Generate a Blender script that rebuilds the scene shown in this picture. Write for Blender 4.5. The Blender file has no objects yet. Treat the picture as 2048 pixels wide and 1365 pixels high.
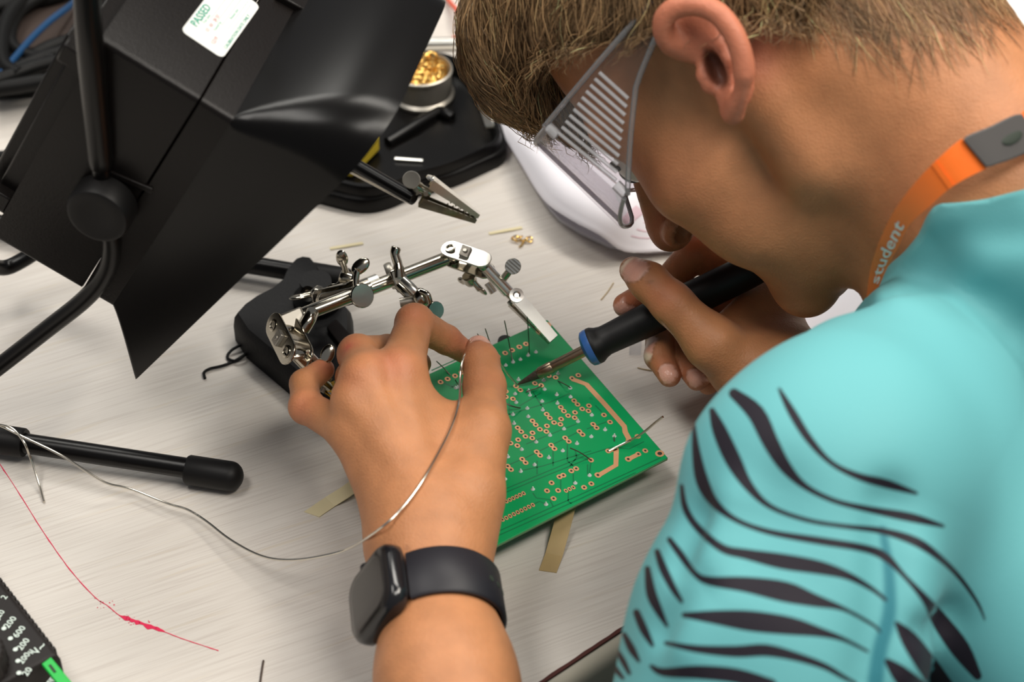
import bpy, bmesh, math, random
import numpy as np
from mathutils import Vector, Matrix
random.seed(7); rng = np.random.default_rng(7)
SC = bpy.context.scene
COL = SC.collection

# ------------------------------------------------------------------ camera
TH = math.radians(42.0); FPX = 3982.0; CAMZ = 0.72
R_ = np.array([1, 0, 0.]); U_ = np.array([0, math.sin(TH), math.cos(TH)]); F_ = np.array([0, math.cos(TH), -math.sin(TH)])
C_ = np.array([0, 0, CAMZ])
cam = bpy.data.cameras.new('camera'); camo = bpy.data.objects.new('camera', cam); COL.objects.link(camo)
camo.location = C_; camo.rotation_euler = (math.pi / 2 - TH, 0, 0)
cam.sensor_width = 36; cam.lens = 36 * FPX / 2048
cam.clip_start = 0.05; cam.clip_end = 50
cam.dof.use_dof = True; cam.dof.focus_distance = 0.985; cam.dof.aperture_fstop = 7.5
SC.camera = camo

# ------------------------------------------------------------------ world, lamps, exposure
wd = bpy.data.worlds.new('world'); SC.world = wd; wd.use_nodes = True
wd.node_tree.nodes['Background'].inputs[0].default_value = (0.92, 0.95, 1.0, 1)
wd.node_tree.nodes['Background'].inputs[1].default_value = 0.17
def area(name, loc, aim, sx, sy, power, col):
    l = bpy.data.lights.new(name, 'AREA'); l.shape = 'RECTANGLE'; l.size = sx; l.size_y = sy; l.energy = power; l.color = col
    o = bpy.data.objects.new(name, l); COL.objects.link(o); o.location = loc
    o.rotation_euler = (Vector(aim) - Vector(loc)).to_track_quat('-Z', 'Y').to_euler()
    return o
area('ceiling_or_added_lamp', (0.60, 1.62, 1.95), (0.4, 1.1, 0), 1.1, 0.4, 22, (1.0, 0.95, 0.87))
area('ceiling_or_added_lamp', (-0.72, 0.55, 1.95), (-0.1, 0.7, 0), 1.1, 0.4, 18, (1.0, 0.96, 0.9))
area('ceiling_or_added_lamp', (1.35, 0.60, 1.90), (0.5, 0.65, 0.1), 1.0, 0.4, 25, (1.0, 0.93, 0.82))
area('ceiling_or_added_lamp', (0.78, -0.02, 1.98), (0.3, 0.65, 0.1), 1.1, 0.4, 21, (1.0, 0.95, 0.87))  # added lamp, no known source: brightens the right hand and the shirt
area('ceiling_or_added_lamp', (-0.72, 2.28, 1.92), (0.05, 0.85, 0), 1.1, 0.4, 17, (1.0, 0.97, 0.9))  # added lamp, no known source: gives the clip metal a bright reflection
SC.view_settings.view_transform = 'Standard'; SC.view_settings.look = 'None'
SC.view_settings.exposure = 0.0; SC.view_settings.gamma = 1.0; SC.view_settings.use_curve_mapping = False

# ------------------------------------------------------------------ placing helpers
def ray(x, y): return F_ + (x - 1024) / FPX * R_ - (y - 682.5) / FPX * U_
def Q(x, y, d): return C_ + ray(x, y) * d                 # a point at depth d along the view axis
def D(x, y, z=0.0):                                       # a point at height z above the desk
    r = ray(x, y); return C_ + r * ((z - CAMZ) / r[2])
def projv(P):
    v = np.asarray(P) - C_; d = v @ F_
    return 1024 + (v @ R_) / d * FPX, 682.5 - (v @ U_) / d * FPX, d
def nrm(v): v = np.asarray(v, float); return v / np.linalg.norm(v)

# ------------------------------------------------------------------ materials
MATS = {}
def mat(name, col, rough=0.5, metal=0.0, bump=0.0, bscale=200.0, var=0.0, vscale=30.0, spec=0.5, sheen=0.0, coat=0.0, stretch=None):
    if name in MATS: return MATS[name]
    m = bpy.data.materials.new(name); m.use_nodes = True; nt = m.node_tree; n = nt.nodes; L = nt.links
    b = n['Principled BSDF']
    b.inputs['Base Color'].default_value = (*col, 1); b.inputs['Roughness'].default_value = rough; b.inputs['Metallic'].default_value = metal
    b.inputs['Specular IOR Level'].default_value = spec
    if sheen: b.inputs['Sheen Weight'].default_value = sheen
    if coat: b.inputs['Coat Weight'].default_value = coat
    tc = n.new('ShaderNodeTexCoord')
    if var > 0:
        t = n.new('ShaderNodeTexNoise'); t.inputs['Scale'].default_value = vscale; t.inputs['Detail'].default_value = 4
        L.new(tc.outputs['Object'], t.inputs['Vector'])
        mx = n.new('ShaderNodeMix'); mx.data_type = 'RGBA'
        mx.inputs[6].default_value = (*[c * (1 - var) for c in col], 1); mx.inputs[7].default_value = (*[min(1, c * (1 + var)) for c in col], 1)
        L.new(t.outputs['Fac'], mx.inputs[0]); L.new(mx.outputs[2], b.inputs['Base Color'])
    if bump > 0:
        t = n.new('ShaderNodeTexNoise'); t.inputs['Scale'].default_value = bscale; t.inputs['Detail'].default_value = 3
        L.new(tc.outputs['Object'], t.inputs['Vector'])
        bp = n.new('ShaderNodeBump'); bp.inputs['Strength'].default_value = bump; bp.inputs['Distance'].default_value = 0.001
        L.new(t.outputs['Fac'], bp.inputs['Height']); L.new(bp.outputs[0], b.inputs['Normal'])
    MATS[name] = m; return m
mat('black_abs', (0.0075, 0.006, 0.0055), 0.33, bump=0.10, bscale=900, spec=.20)
mat('black_gloss', (0.003, 0.0026, 0.0025), 0.26, spec=.22)
mat('black_enamel', (0.003, 0.0026, 0.0026), 0.3, spec=.25)
mat('rubber', (0.005, 0.0045, 0.0045), 0.5, spec=.25)
mat('cast_black', (0.004, 0.0038, 0.0045), 0.55, bump=0.2, bscale=500, spec=.22)
mat('felt_black', (0.012, 0.010, 0.010), 0.95, spec=.1)
mat('nickel', (0.52, 0.48, 0.40), 0.17, 1.0)
mat('nickel_bright', (0.86, 0.84, 0.78), 0.28, 1.0)
mat('steel_dull', (0.45, 0.42, 0.37), 0.4, .85)
mat('tin_wire', (0.72, 0.68, 0.60), 0.25, 1.0)
mat('lead_dark', (0.25, 0.20, 0.17), 0.35, 1.0)
mat('barrel', (0.36, 0.27, 0.19), 0.3, 1.0, var=0.35, vscale=80)
mat('tip_oxide', (0.10, 0.075, 0.06), 0.55, 0.7, bump=0.5, bscale=700)
mat('blue_plastic', (0.035, 0.12, 0.36), 0.3)
mat('handle_black', (0.005, 0.0045, 0.0045), 0.5, spec=.35)
mat('pcb_green', (0.001, 0.30, 0.090), 0.42, var=0.10, vscale=25, spec=.35)
mat('pcb_edge', (0.10, 0.22, 0.10), 0.6)
mat('pcb_trace', (0.001, 0.165, 0.055), 0.4)
mat('copper_pad', (0.78, 0.40, 0.21), 0.42, 0.35)
mat('hole_dark', (0.02, 0.03, 0.02), 0.7)
mat('solder', (0.85, 0.85, 0.85), 0.25, .25)
mat('paper', (0.86, 0.84, 0.90), 0.75)
mat('paper_pink', (0.80, 0.60, 0.68), 0.75)
mat('tape_cream', (0.66, 0.58, 0.36), 0.6, var=0.1, vscale=60)
mat('tape_tan', (0.40, 0.285, 0.13), 0.55, var=0.15, vscale=60)
mat('brass', (0.80, 0.52, 0.16), 0.25, 1.0)
mat('sponge_yellow', (0.62, 0.45, 0.02), 0.9, bump=0.6, bscale=300)
mat('yellow_plastic', (0.85, 0.50, 0.02), 0.45)
mat('cable_black', (0.004, 0.004, 0.004), 0.5, spec=.16)
mat('cable_blue', (0.008, 0.045, 0.12), 0.45, spec=.2)
mat('cable_red', (0.65, 0.10, 0.05), 0.45)
mat('slab_brown', (0.045, 0.032, 0.027), 0.7, spec=.2)
mat('white_plastic', (0.78, 0.75, 0.72), 0.5)
mat('grey_plastic', (0.34, 0.32, 0.31), 0.5)
mat('meter_black', (0.012, 0.0095, 0.009), 0.55, bump=0.2, bscale=900, spec=.3)
mat('meter_print', (0.62, 0.72, 0.66), 0.6)
mat('meter_green', (0.0, 0.40, 0.045), 0.45)
mat('ink_red', (0.62, 0.012, 0.07), 0.6)
mat('label_white', (0.72, 0.73, 0.70), 0.7, spec=.1)
mat('label_green', (0.01, 0.30, 0.20), 0.8, spec=.05)
mat('label_pale', (0.22, 0.50, 0.40), 0.8, spec=.05)
mat('label_red', (0.50, 0.18, 0.20), 0.8, spec=.05)
mat('orange_ribbon', (1.0, 0.17, 0.004), 0.6, bump=0.25, bscale=1500, sheen=0.2)
mat('print_white', (0.85, 0.74, 0.68), 0.7)
mat('buckle_grey', (0.075, 0.07, 0.068), 0.5)
mat('watch_black', (0.010, 0.010, 0.012), 0.16)
mat('watch_glass', (0.016, 0.013, 0.012), 0.2, spec=.4)
mat('watch_strap', (0.013, 0.012, 0.017), 0.5, spec=.4)
mat('desk_core', (0.07, 0.018, 0.014), 0.9)
mat('edge_band', (0.40, 0.37, 0.30), 0.5)
mat('floor_vinyl', (0.10, 0.13, 0.12), 0.6, var=0.2, vscale=6)
mat('trouser', (0.03, 0.035, 0.05), 0.85, bump=0.3, bscale=900)
mat('eye_white', (0.75, 0.72, 0.68), 0.2)
mat('iris', (0.10, 0.13, 0.14), 0.15)
mat('brow', (0.10, 0.055, 0.025), 0.8)

# ------------------------------------------------------------------ mesh builder
class MB:
    def __init__(s): s.v = []; s.f = []; s.mi = []; s.m = 0
    def add(s, vs, fs):
        o = len(s.v); s.v += [tuple(map(float, p)) for p in vs]; s.f += [tuple(i + o for i in f) for f in fs]; s.mi += [s.m] * len(fs); return s
    def box(s, c, ax, hs):
        c = np.asarray(c, float); A = [nrm(a) * h for a, h in zip(ax, hs)]
        vs = [c + i * A[0] + j * A[1] + k * A[2] for i in (-1, 1) for j in (-1, 1) for k in (-1, 1)]
        return s.add(vs, [(0, 1, 3, 2), (4, 6, 7, 5), (0, 4, 5, 1), (2, 3, 7, 6), (0, 2, 6, 4), (1, 5, 7, 3)])
    def hexa(s, p):   # p: 4 bottom ring, 4 top ring
        return s.add(p, [(3, 2, 1, 0), (4, 5, 6, 7), (0, 1, 5, 4), (1, 2, 6, 5), (2, 3, 7, 6), (3, 0, 4, 7)])
    def tube(s, path, r, n=12, cap=True, flat=None):
        P = [np.asarray(p, float) for p in path]; m = len(P)
        rr = [r] * m if np.isscalar(r) else list(r)
        T = [nrm(P[min(i + 1, m - 1)] - P[max(i - 1, 0)]) for i in range(m)]
        up = np.array([0, 0, 1.]) if abs(T[0][2]) < 0.9 else np.array([1., 0, 0])
        if flat is not None: up = nrm(flat)
        x = nrm(np.cross(T[0], up)); rings = []
        for i in range(m):
            x = nrm(x - (x @ T[i]) * T[i]); y = np.cross(T[i], x)
            rings.append([P[i] + rr[i] * (math.cos(a) * x + math.sin(a) * y) for a in np.arange(n) * 2 * math.pi / n])
        vs = [p for g in rings for p in g]; fs = []
        for i in range(m - 1):
            for k in range(n):
                a = i * n + k; b = i * n + (k + 1) % n; fs.append((a, b, b + n, a + n))
        if cap: fs.append(tuple(range(n))[::-1]); fs.append(tuple(range((m - 1) * n, m * n)))
        return s.add(vs, fs)
    def cyl(s, a, b, r, r2=None, n=24): return s.tube([a, b], [r, r if r2 is None else r2], n)
    def lathe(s, o, ax, prof, n=32):   # prof: (radius, height) pairs
        ax = nrm(ax); x = nrm(np.cross(ax, [0.3, 0.9, 0.17])); y = np.cross(ax, x); o = np.asarray(o, float)
        vs = []; fs = []; m = len(prof)
        for (r, h) in prof:
            for a in np.arange(n) * 2 * math.pi / n: vs.append(o + ax * h + max(r, 1e-6) * (math.cos(a) * x + math.sin(a) * y))
        for i in range(m - 1):
            for k in range(n):
                a = i * n + k; b = i * n + (k + 1) % n; fs.append((a, b, b + n, a + n))
        fs.append(tuple(range(n))[::-1]); fs.append(tuple(range((m - 1) * n, m * n)))
        return s.add(vs, fs)
    def prism(s, poly, up, h):        # poly: 3D points (bottom), extruded by up*h
        P = [np.asarray(p, float) for p in poly]; n = len(P); u = nrm(up) * h
        return s.add(P + [p + u for p in P], [tuple(range(n))[::-1], tuple(range(n, 2 * n))] + [(i, (i + 1) % n, (i + 1) % n + n, i + n) for i in range(n)])
    def loft(s, rings, cap0=True, cap1=True, closed=True):
        n = len(rings[0]); vs = [p for r in rings for p in r]; fs = []
        for i in range(len(rings) - 1):
            for k in range(n if closed else n - 1):
                a = i * n + k; b = i * n + (k + 1) % n; fs.append((a, b, b + n, a + n))
        if cap0: fs.append(tuple(range(n))[::-1])
        if cap1: fs.append(tuple(range((len(rings) - 1) * n, len(rings) * n)))
        return s.add(vs, fs)
    def sheet(s, grid, th, nn):       # grid[i][j] points; gives a thin solid of thickness th along nn
        a = len(grid); b = len(grid[0]); nn = np.asarray(nn, float)
        T = [np.asarray(p, float) for r in grid for p in r]
        NN = [nn] * len(T) if nn.ndim == 1 else list(nn.reshape(-1, 3))
        vs = T + [p - th * q for p, q in zip(T, NN)]; o = a * b; fs = []
        for i in range(a - 1):
            for j in range(b - 1):
                q = (i * b + j, i * b + j + 1, (i + 1) * b + j + 1, (i + 1) * b + j); fs.append(q); fs.append(tuple(k + o for k in q[::-1]))
        for i in range(a - 1):
            fs.append((i * b, (i + 1) * b, (i + 1) * b + o, i * b + o)); fs.append((i * b + b - 1, i * b + b - 1 + o, (i + 1) * b + b - 1 + o, (i + 1) * b + b - 1))
        for j in range(b - 1):
            k = (a - 1) * b
            fs.append((j, j + o, j + 1 + o, j + 1)); fs.append((k + j, k + j + 1, k + j + 1 + o, k + j + o))
        return s.add(vs, fs)
    def ell(s, c, ax, rs, n=16, m=10):
        c = np.asarray(c, float); A = [nrm(a) * r for a, r in zip(ax, rs)]; vs = [c - A[2]]; fs = []
        for i in range(1, m):
            t = math.pi * i / m
            for k in range(n):
                a = 2 * math.pi * k / n; vs.append(c + math.sin(t) * (math.cos(a) * A[0] + math.sin(a) * A[1]) - math.cos(t) * A[2])
        vs.append(c + A[2]); e = len(vs) - 1
        for k in range(n):
            fs.append((0, 1 + (k + 1) % n, 1 + k)); fs.append((e, e - n + k, e - n + (k + 1) % n))
        for i in range(m - 2):
            for k in range(n):
                a = 1 + i * n + k; b = 1 + i * n + (k + 1) % n; fs.append((a, b, b + n, a + n))
        return s.add(vs, fs)
    def mesh(s, name, mats, angle=35, fix=True):
        me = bpy.data.meshes.new(name); me.from_pydata(s.v, [], s.f)
        for m in mats: me.materials.append(MATS[m] if isinstance(m, str) else m)
        me.polygons.foreach_set('material_index', s.mi)
        if fix:
            bm = bmesh.new(); bm.from_mesh(me); bmesh.ops.recalc_face_normals(bm, faces=bm.faces); bm.to_mesh(me); bm.free()
        if angle:
            me.polygons.foreach_set('use_smooth', [True] * len(me.polygons)); me.set_sharp_from_angle(angle=math.radians(angle))
        me.update(); return me
    def build(s, name, mats, parent=None, angle=35, bevel=0.0, seg=2, fix=True):
        if not isinstance(mats, (list, tuple)): mats = [mats]
        return link(name, s.mesh(name, mats, angle, fix), parent, bevel, seg)
def link(name, me, parent=None, bevel=0.0, seg=2):
    o = bpy.data.objects.new(name, me); COL.objects.link(o)
    if parent is not None:
        o.parent = parent
        o.matrix_parent_inverse = pworld(parent).inverted()
    if bevel:
        b = o.modifiers.new('bevel', 'BEVEL'); b.width = bevel; b.segments = seg; b.limit_method = 'ANGLE'; b.angle_limit = math.radians(35)
        b.use_clamp_overlap = True
    return o
def pworld(o):
    m = o.matrix_basis.copy()
    if o.parent is not None: m = pworld(o.parent) @ o.matrix_parent_inverse @ m
    return m
def tag(o, label=None, cat=None, group=None, kind=None):
    if label: o['label'] = label
    if cat: o['category'] = cat
    if group: o['group'] = group
    if kind: o['kind'] = kind
    return o
def empty(name, loc, label, cat, group=None):
    o = bpy.data.objects.new(name, None); COL.objects.link(o); o.location = tuple(loc); o.empty_display_size = 0.01
    return tag(o, label, cat, group)
def spline(P, n=8):                    # Catmull-Rom through the points
    P = [np.asarray(p, float) for p in P]; out = []
    for i in range(len(P) - 1):
        p0 = P[max(i - 1, 0)]; p1 = P[i]; p2 = P[i + 1]; p3 = P[min(i + 2, len(P) - 1)]
        for k in range(n):
            t = k / n; out.append(0.5 * ((2 * p1) + (p2 - p0) * t + (2 * p0 - 5 * p1 + 4 * p2 - p3) * t * t + (3 * p1 - p0 - 3 * p2 + p3) * t ** 3))
    out.append(P[-1]); return out
def chaikin(P, it=2):
    P = [np.asarray(p, float) for p in P]
    for _ in range(it):
        q = []
        for i in range(len(P)):
            a = P[i]; b = P[(i + 1) % len(P)]; q += [0.75 * a + 0.25 * b, 0.25 * a + 0.75 * b]
        P = q
    return P
def text_mesh(txt, size, bold=False):     # flat lettering outline as vertices (x, y) and faces
    cu = bpy.data.curves.new('lettering', 'FONT'); cu.body = txt; cu.size = size; cu.resolution_u = 2; cu.offset = 0.012 * size if bold else 0
    o = bpy.data.objects.new('lettering', cu); COL.objects.link(o)
    dg = bpy.context.evaluated_depsgraph_get(); me = bpy.data.meshes.new_from_object(o.evaluated_get(dg))
    v = [np.array(p.co) for p in me.vertices]; f = [tuple(p.vertices) for p in me.polygons]
    bpy.data.objects.remove(o); bpy.data.curves.remove(cu); bpy.data.meshes.remove(me)
    return v, f
def letter(mb, txt, size, o, ex, ey, bold=False, center=True):
    v, f = text_mesh(txt, size, bold)
    if not v: return
    xs = [p[0] for p in v]; ys = [p[1] for p in v]
    cx = (min(xs) + max(xs)) / 2 if center else 0; cy = (min(ys) + max(ys)) / 2 if center else 0
    mb.add([np.asarray(o) + (p[0] - cx) * np.asarray(ex) + (p[1] - cy) * np.asarray(ey) for p in v], f)
Z = np.array([0, 0, 1.])
# ------------------------------------------------------------------ floor and desk
mb = MB(); mb.box((0, 1.0, -0.76), (R_, (0, 1, 0), Z), (3.0, 3.0, 0.02)); fl = mb.build('floor', 'floor_vinyl'); tag(fl, kind='structure')

def desk_material():
    m = bpy.data.materials.new('desk_laminate'); m.use_nodes = True; nt = m.node_tree; n = nt.nodes; L = nt.links; b = n['Principled BSDF']
    b.inputs['Roughness'].default_value = 0.42; b.inputs['Specular IOR Level'].default_value = 0.4
    tc = n.new('ShaderNodeTexCoord'); mp = n.new('ShaderNodeMapping'); mp.inputs['Rotation'].default_value = (0, 0, -math.radians(25)); L.new(tc.outputs['Object'], mp.inputs['Vector'])
    def noise(sx, sy, det, dist=0.0):
        k = n.new('ShaderNodeMapping'); k.inputs['Scale'].default_value = (sx, sy, 1); L.new(mp.outputs[0], k.inputs['Vector'])
        t = n.new('ShaderNodeTexNoise'); t.inputs['Scale'].default_value = 1; t.inputs['Detail'].default_value = det; t.inputs['Distortion'].default_value = dist
        L.new(k.outputs[0], t.inputs['Vector']); return t.outputs['Fac']
    def ramp(src, stops):
        r = n.new('ShaderNodeValToRGB'); e = r.color_ramp.elements
        while len(e) < len(stops): e.new(0.5)
        for q, (p, c) in zip(e, stops): q.position = p; q.color = (*c, 1)
        L.new(src, r.inputs[0]); return r.outputs[0]
    fine = ramp(noise(22, 1000, 2, 0.3), [(0.28, (0.52, 0.475, 0.435)), (0.50, (0.605, 0.565, 0.52)), (0.75, (0.64, 0.605, 0.56))])
    tan = ramp(noise(16, 320, 2, 0.4), [(0.62, (0, 0, 0)), (0.74, (1, 1, 1))])
    broad = ramp(noise(3, 14, 2), [(0.3, (0.93, 0.93, 0.93)), (0.7, (1, 1, 1))])
    mx = n.new('ShaderNodeMix'); mx.data_type = 'RGBA'; L.new(tan, mx.inputs[0]); mx.inputs[7].default_value = (0.56, 0.49, 0.39, 1); L.new(fine, mx.inputs[6])
    sc = n.new('ShaderNodeMath'); sc.operation = 'MULTIPLY'; L.new(tan, sc.inputs[0]); sc.inputs[1].default_value = 0.55; L.new(sc.outputs[0], mx.inputs[0])
    ml = n.new('ShaderNodeMix'); ml.data_type = 'RGBA'; ml.blend_type = 'MULTIPLY'; ml.inputs[0].default_value = 1; L.new(mx.outputs[2], ml.inputs[6]); L.new(broad, ml.inputs[7])
    L.new(ml.outputs[2], b.inputs['Base Color'])
    bp = n.new('ShaderNodeBump'); bp.inputs['Strength'].default_value = 0.08; bp.inputs['Distance'].default_value = 0.0005
    L.new(noise(30, 800, 2), bp.inputs['Height']); L.new(bp.outputs[0], b.inputs['Normal'])
    MATS['desk_laminate'] = m
desk_material()
E0 = D(1090, 1365); E1 = D(1257, 1254); ed = nrm(E1 - E0); en = np.array([-ed[1], ed[0], 0])
if en[1] < 0: en = -en
desk = empty('desk', E0 + ed * -0.2 + en * 0.6 + Z * -0.74, 'off-white wood-grain laminate desk everything stands on', 'desk')
def dk(u, v, z): return E0 + ed * u + en * v + Z * z
mb = MB(); mb.prism([dk(-1.5, 0.0016, -0.026), dk(1.6, 0.0016, -0.026), dk(1.6, 1.25, -0.026), dk(-1.5, 1.25, -0.026)], Z, 0.026); mb.build('tabletop', 'desk_laminate', desk, angle=0)
mb = MB()                                                   # chipped dark seam between top and edging
pts = []
for i in range(0, 300):
    u = -0.5 + i * 0.005; j = 0.0004 * random.random() + (0.0012 if random.random() < 0.12 else 0)
    pts.append((u, j))
top = [dk(u, 0.0016 + j, 0.0003) for u, j in pts]; bot = [dk(u, 0.0, 0.0003) for u, j in pts]
mb.sheet([top, bot], 0.006, Z); mb.build('seam', 'desk_core', desk, angle=0)
mb = MB(); prof = [(0, -0.001), (-0.0035, -0.0018), (-0.0062, -0.0045), (-0.0072, -0.009), (-0.0072, -0.022), (-0.004, -0.026), (0, -0.026)]
mb.loft([[dk(u, a, b) for a, b in prof] for u in (-1.5, 1.6)]); mb.build('edge_band', 'edge_band', desk)
for u, v in ((-1.4, 0.1), (1.5, 0.1), (-1.4, 1.15), (1.5, 1.15)):
    mb = MB(); mb.box(dk(u, v, -0.383), (ed, en, Z), (0.025, 0.025, 0.357)); mb.build('leg', 'grey_plastic', desk, bevel=0.003)
# red pen stroke on the laminate
mb = MB(); P = spline([D(*p, 0.00025) for p in [(-6, 920), (40, 990), (85, 1062), (140, 1140), (190, 1195), (215, 1212), (240, 1232), (275, 1245), (325, 1263), (370, 1280), (437, 1302)]], 8)
n_ = len(P); lft = []; rgt = []
for i, p in enumerate(P):
    t = nrm(P[min(i + 1, n_ - 1)] - P[max(i - 1, 0)]); s = np.cross(Z, t); f = i / n_
    wd_ = 0.00015 + 0.00010 * random.random() + (0.00085 * random.random() + 0.0004 if 0.60 < f < 0.80 else 0)
    lft.append(p + s * wd_); rgt.append(p - s * wd_ * (0.5 + random.random()))
mb.sheet([lft, rgt], 0.0002, Z)
for _ in range(34):
    i = int(n_ * random.choice([random.uniform(.42, .5), random.uniform(.6, .8), random.uniform(.62, .72)])); c = P[i] + np.array([random.gauss(0, .0022), random.gauss(0, .0022), 0]); r = random.uniform(.0001, .0004)
    mb.prism([c + r * np.array([math.cos(a), math.sin(a), 0]) - Z * .0001 for a in np.arange(6) * math.pi / 3], Z, .0001)
o = mb.build('red_pen_mark', 'ink_red', desk, angle=0, fix=False); o['label'] = 'red pen stroke with smudges'

# ------------------------------------------------------------------ fume extractor
XF = nrm([0.976, -0.2178, 0]); XW = np.array([-XF[1], XF[0], 0]); ph = math.radians(31)
XA = math.cos(ph) * XF - math.sin(ph) * Z; XB = -math.sin(ph) * XF - math.cos(ph) * Z
P0 = np.array([-0.11881, 0.69189, 0.22358])
def X(a, b, w): return P0 + XA * a * .001 + XB * b * .001 + XW * w * .001
WB = 108.
fx = empty('fume_extractor', D(200, 900), 'black bench fume extractor with flared hood on a bent rod stand', 'fume extractor')
def rr(a, b0, b1, w0, w1, r, n=5):      # rounded rectangle ring in the (b, w) plane
    out = []
    for (cb, cw, s) in ((b0 + r, w0 + r, 2), (b1 - r, w0 + r, 3), (b1 - r, w1 - r, 0), (b0 + r, w1 - r, 1)):
        for k in range(n + 1):
            t = (s * 90 + 90 * k / n) * math.pi / 180
            out.append((cb + r * math.cos(t), cw + r * math.sin(t)))
    return [(a, b, w) for b, w in out]
def ring(l): return [X(*p) for p in l]
mb = MB(); mb.loft([ring(rr(a, 0 + i, 139 - i, 0 + i, WB - i, r)) for a, i, r in ((-64, 0, 2.8), (-16.6, 0, 2.8), (-16.2, .6, 2.6))]); mb.build('housing', 'black_abs', fx)
mb = MB(); mb.loft([ring(rr(a, 0 + i, 139 - i, 0 + i, WB - i, r)) for a, i, r in ((-15.6, .6, 2.6), (-15.2, 0, 2.8), (0, 0, 2.9))]); mb.build('front_collar', 'black_abs', fx)
# hood: flared shell, wider and taller than the box, front rim sloping
def hoodring(t, inset=0.0):
    e = t; g = 1 - (1 - t) ** 1.7
    b0 = -36 * g; b1 = 139 + 34 * (t ** 1.15); w0 = -4 * g; w1 = WB + 22 * g; r = 3 + 29 * t ** .6; rb = 3 + 1.5 * t
    out = []
    for (cb, cw, s, q) in ((b0 + r, w0 + r, 2, r), (b1 - rb, w0 + rb, 3, rb), (b1 - rb, w1 - rb, 0, rb), (b0 + r, w1 - r, 1, r)):
        for k in range(9):
            th = (s * 90 + 90 * k / 8) * math.pi / 180
            b = cb + q * math.cos(th); w = cw + q * math.sin(th); out.append((b, w))
    res = []
    for b, w in out:
        f = (b - b0) / (b1 - b0); a = e * (57 * (1 - f) + 28 * f)
        if inset: cb, cw = (b0 + b1) / 2, (w0 + w1) / 2; b += (cb - b) * inset; w += (cw - w) * inset
        res.append(X(a, b, w))
    return res
mb = MB(); ts = [0, .04, .12, .22, .34, .48, .62, .76, .9, 1.0]
mb.loft([hoodring(t) for t in ts] + [hoodring(1.0, .03)] + [hoodring(t, .035) for t in ts[::-1]], cap0=False, cap1=False)
mb.build('hood', 'black_gloss', fx, angle=50)
mb = MB()                                                   # filter grille inside the hood
for k in range(9): mb.box(X(2, 15 + k * 13.6, WB / 2), (XA, XB, XW), (.0012, .002, .048))
mb.box(X(-.5, 69, WB / 2), (XA, XB, XW), (.0008, .062, .049)); mb.build('filter_grille', 'felt_black', fx)
# rear fan cover, stepped
mb = MB(); mb.box(X(-68, 72, WB / 2), (XA, XB, XW), (.0045, .058, .046)); mb.box(X(-75, 72, WB / 2 + 1), (XA, XB, XW), (.003, .052, .041)); mb.build('fan_cover', 'black_abs', fx, bevel=.001)
for k in range(2):
    mb = MB(); mb.box(X(-70, (20, 118)[k], 6), (XA, XB, XW), (.006, .005, .004)); mb.build('clip', 'black_abs', fx, bevel=.0008)
# LATCH
# knob and rod stand: near arm
kc = Q(206, 413, 0.888); KR = .0148
mb = MB(); mb.lathe(kc + XW * .004, -XW, [(KR * .8, -.002), (KR, 0), (KR, .0095), (KR * .93, .0118), (KR * .8, .0125), (KR * .5, .0118), (0, .0116)], 40); kn = mb.build('knob', 'rubber', fx)
mb = MB(); mb.cyl(kc + XW * .002, kc + XW * .03, .0035); mb.build('pivot_bolt', 'nickel', fx)
mb = MB(); mb.box(kc + XW * .006 + XF * .012 + Z * .012, (XF - Z * .35, XW, XF * .35 + Z), (.011, .0012, .0015)); mb.build('angle_pointer', 'black_abs', fx, bevel=.0004)
rp = [Q(171, -60, .805), Q(178, 60, .823), Q(190, 200, .85), Q(202, 330, .877), Q(214, 430, .897), Q(224, 490, .910), Q(212, 545, .922), Q(170, 598, .935), Q(90, 662, .953), Q(0, 732, .971), Q(-90, 800, .985), Q(-190, 862, .985), Q(-240, 862, .972)]
mb = MB(); mb.tube(spline(rp[:4], 6), [.0058] * 18 + [.0052], 16); mb.build('stand_sleeve', 'black_enamel', fx)
mb = MB(); mb.tube(spline(rp, 8), .0043, 16); mb.build('stand_rod', 'black_enamel', fx)
mb = MB(); mb.cyl(rp[0], rp[0] + XW * .13, .0045, n=14); mb.build('top_handle', 'black_enamel', fx)
fz = 0.0105
mb = MB(); n0 = D(-330, 829, fz); n1 = D(415, 943, fz); mb.cyl(n0, n1, .0052, n=20); mb.build('foot', 'black_enamel', fx)
fdir = nrm(n1 - n0)
def cap(a, d, L=.030, r=.0076):
    mb = MB(); prof = [(.0052, -L), (r * .93, -L), (r, -L + .001), (r, -r * .9)] + [(r * math.cos(t), -r * .9 + r * .9 * math.sin(t)) for t in np.linspace(.1, 1.57, 8)]
    mb.lathe(a, d, prof, 28); return mb.build('foot_cap', 'rubber', fx)
cap(D(486, 957, fz - .002), fdir, .029); c2 = cap(D(-330, 829, fz), -fdir)
mb = MB(); a = D(50, 887, fz); mb.lathe(a - fdir * .03, fdir, [(.0052, 0), (.0076, 0), (.0076, .029), (.007, .030), (.0052, .030)], 28); mb.build('foot_sleeve', 'rubber', fx)
g0 = D(300, 497, fz); g1 = D(640, 553, fz); gd = nrm(g1 - g0)
mb = MB(); mb.cyl(g0 - gd * .16, g1, .0052, n=20); mb.build('foot', 'black_enamel', fx); cap(D(712, 566, fz - .002), gd, .029); cap(g0 - gd * .16, -gd)
far = XW * .13
mb = MB(); mb.tube(spline([p + far * (1.0) for p in rp], 8), .0043, 12); mb.build('stand_rod', 'black_enamel', fx)
mb = MB(); mb.lathe(kc + XW * .122, XW, [(KR * .8, -.002), (KR, 0), (KR, .0095), (KR * .8, .0125), (0, .0116)], 32); mb.build('knob', 'rubber', fx)
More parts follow.
